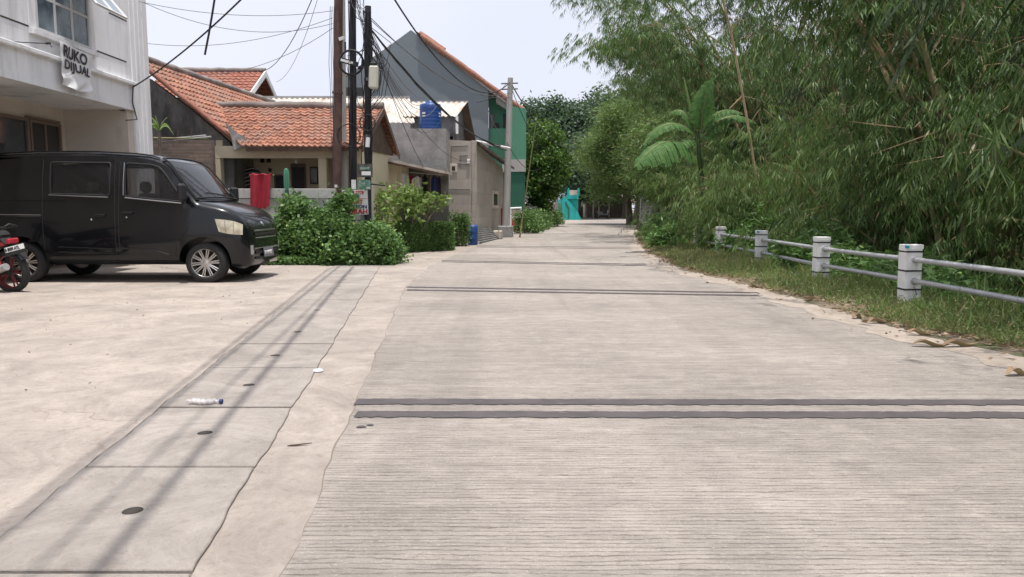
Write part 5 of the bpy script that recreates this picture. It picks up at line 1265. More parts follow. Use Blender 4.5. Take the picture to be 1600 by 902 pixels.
MT['postdark'] = M('dark_poster', (.085, .085, .08), .6, var=.5, vs=9, bump=0); MT['postgreen'] = M('green_poster', (.10, .24, .18), .6, var=.5, vs=8, bump=0, stain=((.45, .42, .36), 9, .5, .6, (1, 1, 1)))
postr(558, 256, 582, 277, MT['postdark'], 'dark_sheet'); postr(560, 281, 578.5, 296, MT['postgreen'], 'green_sheet')
postr(565, 268, 579, 274, MT['banner'], 'pale_patch', .012); postr(562, 261, 577, 265, MT['postgreen'], 'green_mark', .012)
tag(box(P(549.5, 296, 16.0), P(556, 281, 15.98), 'white_notice', MT['banner'], None), 'small white notice on the middle black pole', 'notice')
m = MB(); m.tube([P(575, 287, 15.9), P(602, 290, 15.9)], .02, 5); tag(m.build('dark_stick', MT['cable']), 'short dark stick jutting from the pole across the cream annex wall', 'stick')
mk = P(581, 300, 16.4); m = MB(); m.tube([(mk.x, 16.4, 0), P(579, 285, 16.4)], .045, 8); tag(m.build('sign_stake', MT['concpole']), 'pale stake standing beside the red and navy advert', 'stake')

# ================================================================== CABLES
top4 = a4.lerp(t4, .955); mid4 = a4.lerp(t4, .93); top3 = a3.lerp(t3, .92)
def cable(a, b, sag, r, lab, group=None, mat='cable', n=18, wig=0):
    pts = catenary(a, b, sag, n)
    if wig: pts = [p + Vector((random.uniform(-wig, wig), 0, random.uniform(-wig, wig))) if 0 < i < n else p for i, p in enumerate(pts)]
    m = MB(); m.tube(pts, r if group and 'heavy' in group else r * .62, 5, caps=True); return tag(m.build('overhead_cable', MT[mat]), lab, 'cable', group)
sT = as_.lerp(ts, .975)
cable(P(612, -8, 15.0), sT, 1.0, .030, 'thick cable sagging from the top of the photo to the street pole', n=26)
cable(sT, P(905, 228, 52), 1.0, .04, 'thick cable from the street pole away into the trees')
cable(sT + Vector((0, 0, -.1)), P(880, 215, 52), 1.6, .022, 'lower thin cable from the street pole away into the trees')
bp_ = P(792, 236, 27.6)
for i in range(5):
    cable(mid4 + Vector((.02 * i, 0, -.03 * i)), bp_ + Vector((0, 0, .05 * i)), .45 + .03 * i, .020, 'black cable in the thick bundle running down from the tangled pole to the street pole', 'cables of the thick dark bundle', wig=.012)
for i in range(2): cable(mid4 + Vector((.03, 0, .12 + .05 * i)), as_.lerp(ts, .88 + .03 * i) , .5 + .14 * i, .014, ('upper' if i else 'lower') + ' of the two thin cables crossing the blue grey gable to the street pole', mat='cablegrey')
for i, (px, py, sg_) in enumerate(((662, 160, .5), (667, 161, .62), (672, 160, .35), (678, 161, .75), (684, 163, .95), (690, 185, 1.1), (700, 215, .8), (735, 252, .7))):
    cable(mid4 + Vector((0, 0, -.04 * i)), P(px, py, 24.9 if i < 6 else YK), sg_, .011, 'thin drop wire fanning from the tangled pole towards the blue water tank', 'drop wires fanning to the houses', mat='cable' if i % 2 else 'cablegrey')
cable(mid4, A(662, 262, -.3), .25, .012, 'single drop wire running steeply down to the annex sheet roof')
cable(P(745, 160, 24), P(792, 130, 28), .15, .016, 'short cable crossing the gable up to the top of the street pole')
cable(bp_ + Vector((0, 0, .3)), P(845, 262, 40), .5, .02, 'slack cable from the street pole across the green house wall')
cable(as_.lerp(ts, .62), P(762, 170, 37), .3, .018, 'slack cable from the green house window to the street pole')
# left side cables
cor = Vector((FX + .05, F(204, 136).y, F(204, 136).z))
cable(cor, P(400, -24, 11.0), .10, .022, 'thick cable rising from the shop house corner out of the top of the photo')
m = MB(); m.tube([cor, cor + Vector((.02, -.10, -.3)), cor + Vector((.02, .05, -.62)), cor + Vector((.0, -.35, -.68))], .012, 5); tag(m.build('loose_wire', MT['cable']), 'loose wire hanging at the corner of the shop house ledge', 'wire')
cable(F(-40, 58), bk + Vector((.07, 0, 0)), .02, .013, 'thin wire along the shop house front to the bracket above the banner')
lft = [((198, -2), 15.4, (520, 17), .2, 'uppermost'), ((224, 4), 15.6, (520, 37), .35, 'second'), ((229, 68), 18, (520, 28), .25, 'third'), ((240, 105), 19, (520, 44), .5, 'lowest')]
for (p_, Y_, q_, sg_, w_) in lft:
    cable(P(*p_, Y_), P(*q_, 16.5), sg_, .010, f'{w_} of the four faint wires crossing the sky to the rusty pole', mat='cablegrey')
cable(P(412, 111, 29.5), P(492, -12, 20), .4, .020, 'cable dropping from the top of the photo to the rear house gable')
cable(P(432, 128, 30), P(500, -14, 20), .5, .012, 'fainter wire beside the cable that drops to the rear house gable', mat='cablegrey')
m = MB(); m.tube([P(336, -6, 12), P(332, 20, 12), P(326, 55, 12), P(320, 86, 12)], .016, 6); tag(m.build('dangling_cable', MT['cable']), 'cut end of cable dangling in the sky over the tiled roofs', 'cable')
# tangle at the pole tops
for i in range(26):
    a = random.choice([a1.lerp(t1, .72 + .05 * random.random()), a3.lerp(t3, random.uniform(.78, .9))]); b2 = a4.lerp(t4, random.uniform(.86, .98))
    if random.random() < .35: b2 = a3.lerp(t3, random.uniform(.76, .9)); a = a1.lerp(t1, random.uniform(.68, .76))
    cable(a + Vector((random.uniform(-.1, .1), -.08, 0)), b2 + Vector((random.uniform(-.08, .08), -.07, 0)), random.uniform(.05, .5), random.choice([.006, .008, .012]), 'one of the tangled thin wires strung between the pole tops', 'tangled wires between the pole tops', mat=random.choice(['cable', 'cable', 'cablegrey']), wig=.03, n=10)
for i in range(14):
    a = a4.lerp(t4, random.uniform(.80, .95)); b2 = a4.lerp(t4, random.uniform(.55, .80)); k = random.uniform(.1, .5) * random.choice([-1, 1, 1])
    m = MB(); m.tube([a + Vector((0, -.07, 0)), a.lerp(b2, .35) + Vector((k, -.06, 0)), a.lerp(b2, .75) + Vector((k * .8, -.06, 0)), b2 + Vector((0, -.07, 0))], .007, 4)
    tag(m.build('loose_wire', MT['cable']), 'slack loop of thin wire hanging at the upper part of the tangled pole', 'wire', 'slack wire loops on the tangled pole')
for i, px in enumerate((519, 522, 516)):
    m = MB(); m.tube([P(px, 10, 16.5), P(px - 2, 60 + 20 * i, 16.5), P(px, 150 - 10 * i, 16.5), P(px + 2, 210 + 10 * i, 16.5)], .006, 4); m.build('hanging_wire', MT['cablegrey'], p1)
# cables leaving the pole overhead towards the camera: they throw the shadows on the drain
import itertools
dsx = -(sv_x := .07); 
def overhead(gx0, gy0, gx1, gy1, z, r, lab, sag=.15):
    # passes over these ground points, shifted so its shadow falls there
    a = Vector((gx0 + .07 * z, gy0 - .12 * z, z)); b2 = Vector((gx1 + .07 * z, gy1 - .12 * z, z + .2)); d = (b2 - a)
    cable(a, a + d * 1.9, sag, r, lab, 'heavy cables passing overhead along the roadside drain', n=24)
q0 = gp(552, 418); 
overhead(q0.x, q0.y, gp(262, 770).x, gp(262, 770).y, 6.3, .024, 'heavy cable overhead above the drain covers')
q1 = gp(530, 418); overhead(q1.x, q1.y, gp(60, 800).x, gp(60, 800).y, 6.3, .019, 'heavy cable overhead above the left edge of the drain')
q2 = gp(515, 420); overhead(q2.x, q2.y, gp(20, 812).x, gp(20, 812).y, 6.5, .016, 'thinner cable overhead above the left edge of the drain')
q3 = gp(540, 430); overhead(q3.x, q3.y, gp(200, 760).x, gp(200, 760).y, 6.2, .010, 'thin cable overhead above the middle of the drain covers')
# ---------------- street clutter by the block house
bl = gp(739, 383); bd_ = thing('blue_barrel', 'blue plastic barrel standing at the corner of the block house', 'barrel', (bl.x, bl.y - .1, 0))
rb2 = .97 * (P(747, 370, bl.y).x - P(731, 370, bl.y).x) / 2; hb = P(739, 351, bl.y).z
m = MB(); m.lathe([(.001, 0), (rb2 * .92, 0), (rb2, .06), (rb2, hb * .3), (rb2 * 1.04, hb * .33), (rb2, hb * .36), (rb2, hb * .63), (rb2 * 1.04, hb * .66), (rb2, hb * .69), (rb2, hb - .07), (rb2 * .9, hb - .01), (rb2 * .88, hb - .03), (.001, hb - .03)], (bl.x, bl.y - .1, 0), 24); m.build('drum', MT['bluetank'], bd_)
cs = thing('corrugated_sheet', 'grey corrugated sheets leaning low against the block house side', 'sheet', gp(760, 377))
c0, c1 = gp(749, 382), gp(782, 374)
roofgrid('sheet', MT['zincgrey'], cs, c0, P(748, 353, c0.y + .35), P(764, 355, c1.y - .6), c1, 'zinc', tw=.11, amp=.03, thick=.01)
bk2 = gp(781, 374); tag(box((bk2.x - .25, bk2.y - .15, 0), (bk2.x + .1, bk2.y + .15, .32), 'broken_block', MT['white_in'], None, bevel=.03), 'broken pale concrete block lying at the foot of the street pole', 'block')
# ================================================================== VEGETATION
def rotz_np(a): 
    c, s = np.cos(a), np.sin(a); z = np.zeros_like(a); o = np.ones_like(a)
    return np.stack([np.stack([c, -s, z], -1), np.stack([s, c, z], -1), np.stack([z, z, o], -1)], -2)
def make_spray(kind, rng):
    """one leafy bamboo twig along +X; returns (n,4,3)"""
    if kind == 'comb':
        n = 17; t = np.linspace(.08, 1, n); L = rng.uniform(.65, 1.0)
        p = np.stack([L * t, np.zeros(n), -.22 * t ** 2 * L], 1)
        sd_ = np.where(np.arange(n) % 2 == 0, 1, -1)
        d = np.stack([.5 + rng.normal(size=n) * .15, sd_ * rng.uniform(.2, .65, n), -rng.uniform(.7, 1.2, n)], 1)
        ln = rng.uniform(.17, .27, n) * (1.1 - .3 * t)
    else:
        n = 11; L = rng.uniform(.25, .4); a = np.linspace(-1.25, 1.25, n) + rng.normal(size=n) * .08
        p = np.stack([np.full(n, L) - rng.random(n) * .08, np.zeros(n), -.05 * np.ones(n)], 1)
        d = np.stack([np.cos(a) * .8, np.sin(a) * .9, -.75 - rng.random(n) * .5], 1)
        ln = rng.uniform(.20, .32, n)
    return leafquads(p, d, ln, rng.uniform(.015, .026, n), mid=.35, fold=.12, rng=rng)
def twigs_np(a, b, w, rng):
    d = b - a; L = np.linalg.norm(d, axis=1); return leafquads(a, d, L, np.full(len(a), w), mid=.3, fold=0, rng=rng)
def bamboo(seed, culms, name_label, dens=1.0, leafscale=1.0, mat='bleaf', nb=3, nspr=5, tlo=.16, gap=-.9):
    rng = np.random.default_rng(seed)
    th_ = thing('bamboo_clump', name_label, 'bamboo', (0, 0, 0), 'bamboo clumps behind the guard rail')
    protos = [make_spray('comb' if k < 4 else 'fan', rng) for k in range(9)]
    P_, Yw, Pt, Sc = [], [], [], []; twA, twB = [], []
    for (bx, by_, h, Rr, az, crv) in culms:
        ts_ = np.linspace(0, 1, 15)
        out = Rr * ts_ ** crv; z = h * (1.22 * ts_ - .30 * ts_ ** 3 - .0)
        if Rr > .55 * h: z = h * (1.45 * ts_ - .62 * ts_ ** 2.4)
        pts = np.stack([bx + out * math.cos(az), by_ + out * math.sin(az), z - .6], 1)
        m = MB(); r0_ = .028 + .004 * h; m.tube([tuple(p) for p in pts[:13]], [r0_ * (1 - .75 * k / 12) for k in range(13)], 6, caps=False); m.build('culm', MT['culm'], th_, recalc=False)
        nn = int(h * 2.6 * dens)
        for t0 in np.linspace(tlo, 1, nn):
            base = np.array([np.interp(t0, ts_, pts[:, i]) for i in range(3)])
            for _ in range(nb):
                a = rng.uniform(0, 2 * math.pi); bl = rng.uniform(.5, 1.6) * (1.15 - .45 * t0)
                tip = base + np.array([math.cos(a) * bl, math.sin(a) * bl, rng.uniform(-.5, .25) * bl])
                twA.append(base); twB.append(tip)
                for q in rng.uniform(.2, 1.05, nspr):
                    pp = base * (1 - q) + tip * q; pp = pp + rng.normal(size=3) * .08; pp[2] -= .2 * q * q * bl
                    P_.append(pp); Yw.append(a + rng.normal() * .9); Pt.append(rng.uniform(-.1, .7)); Sc.append(rng.uniform(.75, 1.2) * leafscale)
    P_ = np.array(P_); kp = np.sin(2.1 * P_[:, 0] + seed) + np.sin(2.3 * P_[:, 1] + 2 * seed) + 1.2 * np.sin(2.6 * P_[:, 2] + .7 * P_[:, 0]) + rng.normal(size=len(P_)) * .45 > gap
    P_ = P_[kp]; Yw = np.array(Yw)[kp]; Pt = np.array(Pt)[kp]; Sc = np.array(Sc)[kp]; Yw = np.array(Yw); Pt = np.array(Pt); Sc = np.array(Sc); n = len(P_)
    c, s = np.cos(Pt), np.sin(Pt); z = np.zeros(n); o = np.ones(n)
    Ry = np.stack([np.stack([c, z, s], -1), np.stack([z, o, z], -1), np.stack([-s, z, c], -1)], -2)
    Rm = rotz_np(Yw) @ Ry
    pk = rng.integers(0, len(protos), n); out = []
    for k, pr in enumerate(protos):
        idx = np.where(pk == k)[0]
        v = np.einsum('nij,lkj->nlki', Rm[idx], pr) * Sc[idx][:, None, None, None] + P_[idx][:, None, None, :]
        out.append(v.reshape(-1, 4, 3))
    out = np.concatenate(out)
    npmesh('foliage', out, 4, MT[mat], th_)
    twA, twB = np.array(twA), np.array(twB); sel = rng.random(len(twA)) < .35
    npmesh('branches', twigs_np(twA[sel], twB[sel], .014, rng), 4, MT['twig'], th_)
    return th_
def culmset(seed, tall, mid, low, hs=(8, 10), bias=None, R_=(.32, .48)):
    rng = random.Random(seed); out = []
    for k in range(tall): h = rng.uniform(*hs); out.append((rng.uniform(-.6, .6), rng.uniform(-.6, .6), h, h * rng.uniform(*R_), (bias + rng.uniform(-.7, .7)) if bias is not None and k % 3 else rng.uniform(0, 6.28), rng.uniform(1.6, 2.3)))
    for k in range(mid): h = rng.uniform(4.4, 6.4); out.append((rng.uniform(-.7, .7), rng.uniform(-.7, .7), h, h * rng.uniform(.40, .62), k * 6.28 / mid + rng.uniform(-.3, .3), rng.uniform(1.3, 1.9)))
    for k in range(low): h = rng.uniform(2.2, 3.6); out.append((rng.uniform(-.9, .9), rng.uniform(-.9, .9), h, h * rng.uniform(.6, 1.0), k * 6.28 / low + rng.uniform(-.3, .3), rng.uniform(1.0, 1.5)))
    return out
places = ['nearest the camera on the right behind the guard rail', 'beside the nearest guard rail post', 'behind the second guard rail span', 'behind the third guard rail post', 'behind the farthest guard rail posts',
          'just beyond the banana plant', 'overhanging the right side of the road', 'past the overhanging one where the road bends', 'near the tree trunks at the right of the road', 'beyond the trunks on the outside of the bend', 'deep at the end of the road']
v1 = bamboo(1, culmset(1, 9, 4, 1, bias=math.pi), 'bamboo clump with drooping narrow leaves nearest the camera on the right behind the guard rail', .9, 1.22, nb=3, nspr=4, tlo=.36, gap=.15)
v2 = bamboo(2, culmset(5, 9, 4, 1, bias=math.pi * .9), 'dense bamboo clump with drooping narrow leaves beside the nearest guard rail post', .9, 1.18, nb=3, nspr=4, tlo=.30, gap=.05)
v4 = bamboo(4, culmset(33, 2, 7, 9, (5, 6.5), bias=math.pi), 'pale green low bamboo hanging over the guard rail in front of the banana plant', .9, 1.2, 'bleaf_lt', 2)
v3 = bamboo(3, culmset(9, 9, 7, 6, (9, 11.5), math.pi, (.42, .60)), 'tall bamboo clump arching over the road with drooping leaves and sky between its tips')
front = [(7.9, 5.2, 1), (7.9, 8.8, .98), (7.9, 12.4, 1), (9.2, 15.6, 1), (9.7, 19.8, 1.02), (9.0, 24.5, 1.1), (8.9, 29.0, 1.12), (10.6, 36, 1.2), (12.6, 44, 1.2), (14.5, 54, 1.3), (19, 68, 1.4)]
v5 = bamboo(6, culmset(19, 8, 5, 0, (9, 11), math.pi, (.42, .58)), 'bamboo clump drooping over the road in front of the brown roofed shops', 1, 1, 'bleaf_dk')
v5.location = (13.4, 60, 3.2)
v1.location = (front[0][0], front[0][1], -1.0); v2.location = (front[1][0], front[1][1], -1.0)
for i, (x, y, s) in enumerate(front):
    if i < 2: continue
    src = (v1, v2, v3)[i % 3] if i not in (5, 6) else v3
    if i == 6: o = v3; o.location = (x, y, -.6); o.scale = (s,) * 3; o.rotation_euler = (0, 0, .2); continue
    dup(src, (x, y, -1.0 if y < 26 else -.3), random.uniform(-.5, .5) if src is v3 else random.uniform(-.9, .9), f'bamboo clump {places[i]}', s)
lows = [(8.2, 18.6, .9), (7.6, 15.0, .85), (8.3, 25.5, 1.0), (8.6, 31, 1.0), (8.4, 12.2, .75)]
ll_ = ['', 'pale green low bamboo hanging over the rail between the third and fourth posts', 'pale green low bamboo beyond the farthest rail post', 'pale green low bamboo at the narrow verge before the trunks', 'pale green low bamboo drooping behind the second rail post']
for i, (x, y, s) in enumerate(lows):
    if i == 0: v4.location = (x, y, -.8); v4.scale = (s,) * 3; continue
    dup(v4, (x, y, -.8), random.uniform(-.8, .8), ll_[i], s)
v6 = bamboo(8, [(0, 0, 2.0, .6, 3.1, 1.1), (.2, -.3, 2.5, .7, 3.9, 1.2), (0, .3, 2.7, .6, 2.5, 1.2), (.3, 0, 1.8, .9, 4.6, 1.1), (.1, .2, 3.0, 1.0, 0.6, 1.3), (-.2, 0, 1.6, .5, 3.4, 1.0)], 'small pale bamboo spray hiding the stem of the banana plant', 1.3, 1.1, 'bleaf_lt', 3)
v6.location = (6.15, 19.4, .45)
dup(v6, (5.2, 18.9, .75), .8, 'small pale bamboo spray crossing right in front of the banana stem', .75); dup(v6, (7.0, 15.4, .0), .5, 'small pale bamboo spray behind the middle rail span'); dup(v6, (7.2, 22.6, -.1), 1.0, 'small pale bamboo spray beyond the banana plant', 1.2)
dup(v6, (7.6, 10.4, -1.2), -.6, 'small pale bamboo spray low behind the nearest rail span')
back = [(12.2, 6), (12.5, 11), (12.2, 16), (12.6, 21.5), (13, 27), (15, 33), (16.5, 40), (18, 48), (22, 58), (9.5, 1.0)]
bl_ = ['in the dark back row behind the nearest clump', 'in the dark back row behind the nearest rail post', 'in the back row behind the third clump', 'in the back row behind the banana plant', 'in the back row level with the far posts', 'in the back row behind the overhanging clump',
       'in the back row at the start of the bend', 'in the back row of the bend', 'at the far back of the bend', 'at the extreme right just outside the nearest railing']
for i, (x, y) in enumerate(back):
    o = dup((v2, v4, v3)[i % 3], (x, y, -1.4 if i < 9 else -1), random.uniform(0, 6.2), f'tall bamboo clump {bl_[i]}', random.uniform(1.15, 1.35) * (1.5 if i % 3 == 1 else 1))
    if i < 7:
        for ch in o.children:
            if ch.name.startswith('foliage'): ch.material_slots[0].link = 'OBJECT'; ch.material_slots[0].material = MT['bleaf_shade']  # back rows take the darker leaf colour in place of real shade
# overhanging culm tips above the camera on the right: shade on the near road
ohc = bamboo(21, [(0, 0, 7.2, 4.3, math.pi * 1.02, 1.5), (.2, .2, 6.6, 3.9, math.pi * .93, 1.6)], 'pair of long bamboo culms arching high over the near right side of the road', .8)
ohc.location = (7.6, 4.5, -.6)
# bare tan culm leaning out of the thicket
bare = thing('bare_culm', 'bare tan bamboo culm standing upright among the foliage above the banana plant', 'bamboo culm', P(1166, 185, 18.5))
m = MB(); m.tube([P(1190, 330, 18.5), P(1166, 180, 18.5), P(1150, 90, 18.5), P(1140, 40, 18.4), P(1118, -40, 18.3)], [.032, .03, .027, .024, .022], 8); m.build('culm', MT['tanculm'], bare)
for (a, b2) in (((1150, 90), (1135, 60)), ((1143, 55), (1155, 30)), ((1160, 150), (1140, 170))):
    m = MB(); m.tube([P(*a, 18.5), P(*b2, 18.4)], .015, 5); m.build('twig', MT['twig'], bare)
# dark thicket behind
THK = 1
def cloud_sprays(name, n, lo, hi, label, mat, sc, seed):
    rng = np.random.default_rng(seed); protos = [make_spray('comb', rng) for _ in range(4)]
    p = rng.uniform(lo, hi, (n, 3)); yw = rng.uniform(0, 6.28, n); Rm = rotz_np(yw); out = []
    for k in range(4):
        sl_ = slice(k, None, 4); out.append((np.einsum('nij,lkj->nlki', Rm[sl_], protos[k]) * sc + p[sl_][:, None, None, :]).reshape(-1, 4, 3))
    return tag(npmesh(name, np.concatenate(out), 4, mat), label, 'thicket', kind='stuff')
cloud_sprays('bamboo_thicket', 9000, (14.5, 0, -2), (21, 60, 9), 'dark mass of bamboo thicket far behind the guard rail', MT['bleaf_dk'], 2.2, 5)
cloud_sprays('inner_thicket', 5000, (9.8, -1, -2), (14, 27, 4.5), 'bamboo leaves coloured dark for shade deep inside the thicket behind the guard rail', MT['bleaf_shade'], 1.7, 15)  # extra leaf mass in the shade colour, added to darken the gaps
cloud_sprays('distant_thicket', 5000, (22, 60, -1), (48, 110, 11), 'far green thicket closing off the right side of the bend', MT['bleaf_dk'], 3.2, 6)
# undergrowth behind the rail
k = 26000
y = 3 + 37 * RNG.random(k) ** 1.2; xr_ = np.array([max(railx(v), xr(v) + .4) for v in y]); x = xr_ + .28 + np.abs(RNG.normal(size=k)) * .75
hmax = (.28 + .5 * np.clip(np.sin(y * 1.1) * np.sin(y * .43 + 1) + .5, 0, 1.4)) * np.clip((y - 7) / 7, .10, 1.25) * np.clip((x - xr_) * 1.6, .3, 1.5)
z = RNG.random(k) ** .6 * hmax - np.clip(x - xr_ - .9, 0, 3) * .7
p = np.stack([x, y, z], 1); d = RNG.normal(size=(k, 3)); d[:, 2] = d[:, 2] * .5 - .1
big = RNG.random(k) < .5
tag(npmesh('undergrowth', leafquads(p, d, np.where(big, .11, .17) * RNG.uniform(.7, 1.4, k), np.where(big, .07, .025) * RNG.uniform(.7, 1.3, k)), 4, MT['ivy']), 'light green weeds and creepers growing between and behind the guard rail posts', 'undergrowth', kind='stuff')
for i, (px, py, Yb, r, hh_) in enumerate(((1035, 378, 26, .55, .75), (1044, 374, 21, .45, .6), (1028, 368, 32, .6, .7), (1150, 398, 17.2, .35, .42), (1245, 425, 13.2, .3, .36), (1120, 380, 22.5, .9, 1.3), (1128, 352, 20.6, .35, 1.2))):
    c = P(px, py, Yb); cc = ellip(40, (c.x, Yb, hh_ * .5), (r, r, hh_ * .6))
    th_ = thing('verge_shrub', ['leafy weed clump at the bend end of the guard rail', 'leafy green weed by the last rail posts', 'low bush where the verge narrows by the tree trunks', 'small broad leaved weed beside the middle rail post', 'small leafy weed at the foot of the second rail post', 'light green shrub rising behind the farthest rail posts', 'leafy shrub hiding the foot of the banana plant'][i], 'shrub', (c.x, Yb, 0), 'weeds along the guard rail')
    npmesh('foliage', clumpleaves(cc, 60, .11, .13 if i > 2 else .17, .05, .1), 4, MT['ivy'], th_)
MT['darkculm'] = M('green_stem', (.07, .12, .04), .6, var=.3, vs=4)
# ---------------- banana plant
YBN = 19.6
ba_ = thing('banana_plant', 'banana plant with broad arching leaves rising among the bamboo behind the guard rail', 'banana plant', (P(1088, 300, YBN).x, YBN, -.6))
m = MB(); m.tube([(P(1092, 330, YBN).x + .25, YBN + .3, -.6), P(1098, 300, YBN + .2), P(1092, 240, YBN), P(1090, 205, YBN)], [.09, .08, .06, .03], 10); m.build('stem', MT['darkculm'], ba_)
def bleaf(a, b2, c, wd, dy=0, twist=.25, droop=.6, tear=1, lab=None):
    wd *= 1.35
    a, b2, c = P(*a, YBN), P(*b2, YBN + dy * .5), P(*c, YBN + dy); nu, nv = 46, 6; m = MB()
    def cen(u): return a * (1 - u) ** 2 + b2 * 2 * u * (1 - u) + c * u * u
    rr = [random.uniform(.84, 1.03) for _ in range(60)]
    vs, fs = [], []
    for i in range(nu):
        u0, u1 = i / nu, (i + 1) / nu
        for sgn in (-1, 1):
            row = []
            for u in (u0, u1 - (.14 / nu if (i % 4 == 3 and tear) else 0)):
                ce = cen(u); t_ = (cen(min(1, u + .02)) - cen(max(0, u - .02))).normalized()
                sidev = t_.cross(Vector((0, -.40, .92))).normalized(); nn = sidev.cross(t_)
                w = wd * (math.sin(math.pi * min(1, (u * .93 + .05)) ** .8)) ** .6 * rr[(i // 4) * 2 + (sgn > 0)]
                if u < .08: w *= u / .08
                for j in range(nv + 1):
                    f = j / nv; row.append(ce + sidev * (sgn * w * f) + nn * (twist * w * math.sin(f * 1.7)) + Vector((0, 0, -droop * w * f * f * (1 + 2 * (rr[i // 4] - .93)))) + t_ * (.02 * math.sin(i * 1.3) * f))
            o = len(vs); vs += row; k = nv + 1
            for j in range(nv): fs.append((o + j, o + j + 1, o + k + j + 1, o + k + j))
    m.add(vs, fs, 0, True); l_ = m.build('leaf', bmat, ba_, recalc=False)
    m = MB(); m.tube([cen(i / 14) + Vector((0, -.004, .004)) for i in range(15)], [.022 * (1 - .8 * i / 14) + .003 for i in range(15)], 6); m.build('midrib', MT['ylleaf'] if 0 else MT['culm'], l_)
bmat, bt_, bb2 = nt('banana_blade')
sx_ = noise(bt_, coords(bt_, True, (1, 1, 1)), 14, 3); cl_ = mix(bt_, ramp(bt_, sx_, .35, .65), (.06, .15, .045), (.13, .25, .07))
bt_.links.new(cl_, bb2.inputs['Base Color']); bb2.inputs['Roughness'].default_value = .6; bb2.inputs['Specular IOR Level'].default_value = .2
tr_ = N(bt_, 'ShaderNodeBsdfTranslucent'); bt_.links.new(cl_, tr_.inputs['Color']); ms_ = bt_.nodes.new('ShaderNodeMixShader'); ms_.inputs[0].default_value = .35
bt_.links.new(bb2.outputs[0], ms_.inputs[1]); bt_.links.new(tr_.outputs[0], ms_.inputs[2]); bt_.links.new(ms_.outputs[0], bt_.nodes['Material Output'].inputs[0])
DR_ = 1
bleaf((1086, 205), (1078, 165), (1068, 121), .05, .1, tear=0)
bleaf((1096, 205), (1096, 160), (1115, 122), .26, -.3, droop=.05)
bleaf((1086, 205), (1070, 160), (1046, 178), .16, .2)
bleaf((1086, 210), (1040, 170), (1006, 228), .17, -.4)
bleaf((1082, 238), (1040, 196), (994, 260), .36, -.9, droop=1.0)
bleaf((1070, 292), (1050, 258), (1026, 262), .16, -.6)
bleaf((1098, 205), (1120, 160), (1160, 178), .17, -.2)
bleaf((1100, 212), (1135, 165), (1180, 192), .19, .2)
bleaf((1094, 215), (1120, 195), (1150, 260), .2, .3)
bleaf((1084, 222), (1062, 205), (1040, 262), .2, -.5)
bleaf((1092, 205), (1086, 165), (1098, 140), .10, .2, droop=.05)
# ---------------- trees
def tree(label, base, th_h, tr, crown, ncl, per, spread, L, W_, mat, limbs=6, group=None, seed=0):
    rng = np.random.default_rng(seed + 77); b = Vector(base)
    t = thing('tree', label, 'tree', b, group)
    cc, rad = crown; cc = Vector(cc)
    top = b.lerp(cc, .75); mid = b.lerp(cc, .35) + Vector((rng.uniform(-.2, .2), 0, 0))
    m = MB(); m.tube([b - Vector((0, 0, .2)), b + Vector((0, 0, .3)), mid, top], [tr * 1.3, tr, tr * .8, tr * .4], 10); tk = m.build('trunk', MT['bark'], t)
    for k in range(limbs):
        a = rng.uniform(0, 6.28); e = cc + Vector((math.cos(a) * rad[0] * .7, math.sin(a) * rad[1] * .7, rng.uniform(-.3, .6) * rad[2])); s0 = b.lerp(cc, rng.uniform(.3, .7))
        m = MB(); m.tube([s0, s0.lerp(e, .5) + Vector((0, 0, .15)), e], [tr * .45, tr * .3, tr * .1], 6); m.build('limb', MT['bark'], t)
    c = ellip(ncl, tuple(cc), rad, rng, shell=.25)
    npmesh('crown', clumpleaves(c, per, spread, L, W_, .25, rng), 4, mat, t)
    return t
c = P(845, 262, 46); tree('leafy dark green tree beside the green house, overhanging the road', (c.x - .4, 46, 0), 2, .16, (c, (1.55, 1.8, 2.75)), 150, 80, .22, .21, .12, MT['tleaf'], seed=1)
c = P(842, 212, 46); 
for i, (px, py, Y_, rx, rz_, lab) in enumerate(((858, 222, 90, 4.6, 5.2, 'rounded far tree, tallest against the sky over the slat fence'), (900, 232, 88, 4.6, 5.0, 'far tree over the turquoise building'), (940, 225, 86, 4.8, 5.6, 'far tree right of the one over the turquoise building'),
        (838, 235, 96, 3.8, 4.2, 'bluish far tree at the corner of the green house'), (978, 222, 80, 5, 5.8, 'far tree behind the bamboo at the end of the road'), (915, 262, 76, 2.6, 2.6, 'low tree between the turquoise building and the shops'), (1020, 225, 84, 6, 7, 'far broad tree hidden partly by bamboo'))):
    c = P(px, py, Y_); tree(lab, (c.x, Y_ + (8 if px < 960 else 0), 0), 3, .3, (c, (rx, 3.6, rz_)), 150, 110, .55, .42, .24, MT['farleaf'], 5, 'trees at the end of the road', i + 3)
# drooping roadside trees whose trunks stand at the right of the road
for i, (px, Y_, tr, ccp, rad) in enumerate(((984, 52, .26, (968, 245), (3.0, 3.2, 2.9)), (994, 50, .28, (1000, 215), (3.4, 3, 2.6)), (1024, 44, .13, (1030, 252), (1.8, 2, 1.9)), (1043, 40, .11, (1050, 250), (1.8, 2, 2.2)))):
    c = P(*ccp, Y_); b = P(px, 350, Y_)
    tree(['roadside tree with thick grey brown trunk standing closest to the bend', 'twin of the thick trunked tree, just right of it', 'slim dark trunked tree between the thick trunks and the banana plant', 'slim tree rising from the shrubs left of the banana plant'][i], (b.x, Y_, -.1), 3, tr, (c, rad), 60, 330, .48, .30, .06, MT['bleaf_lt'], 5, 'trees with trunks at the right road edge', 40 + i)
# drooping fringe over the far road
dup(v5, (11.6, 41, 2.2), -.2, 'bamboo clump with drooping tips high over the middle of the bend', .95)

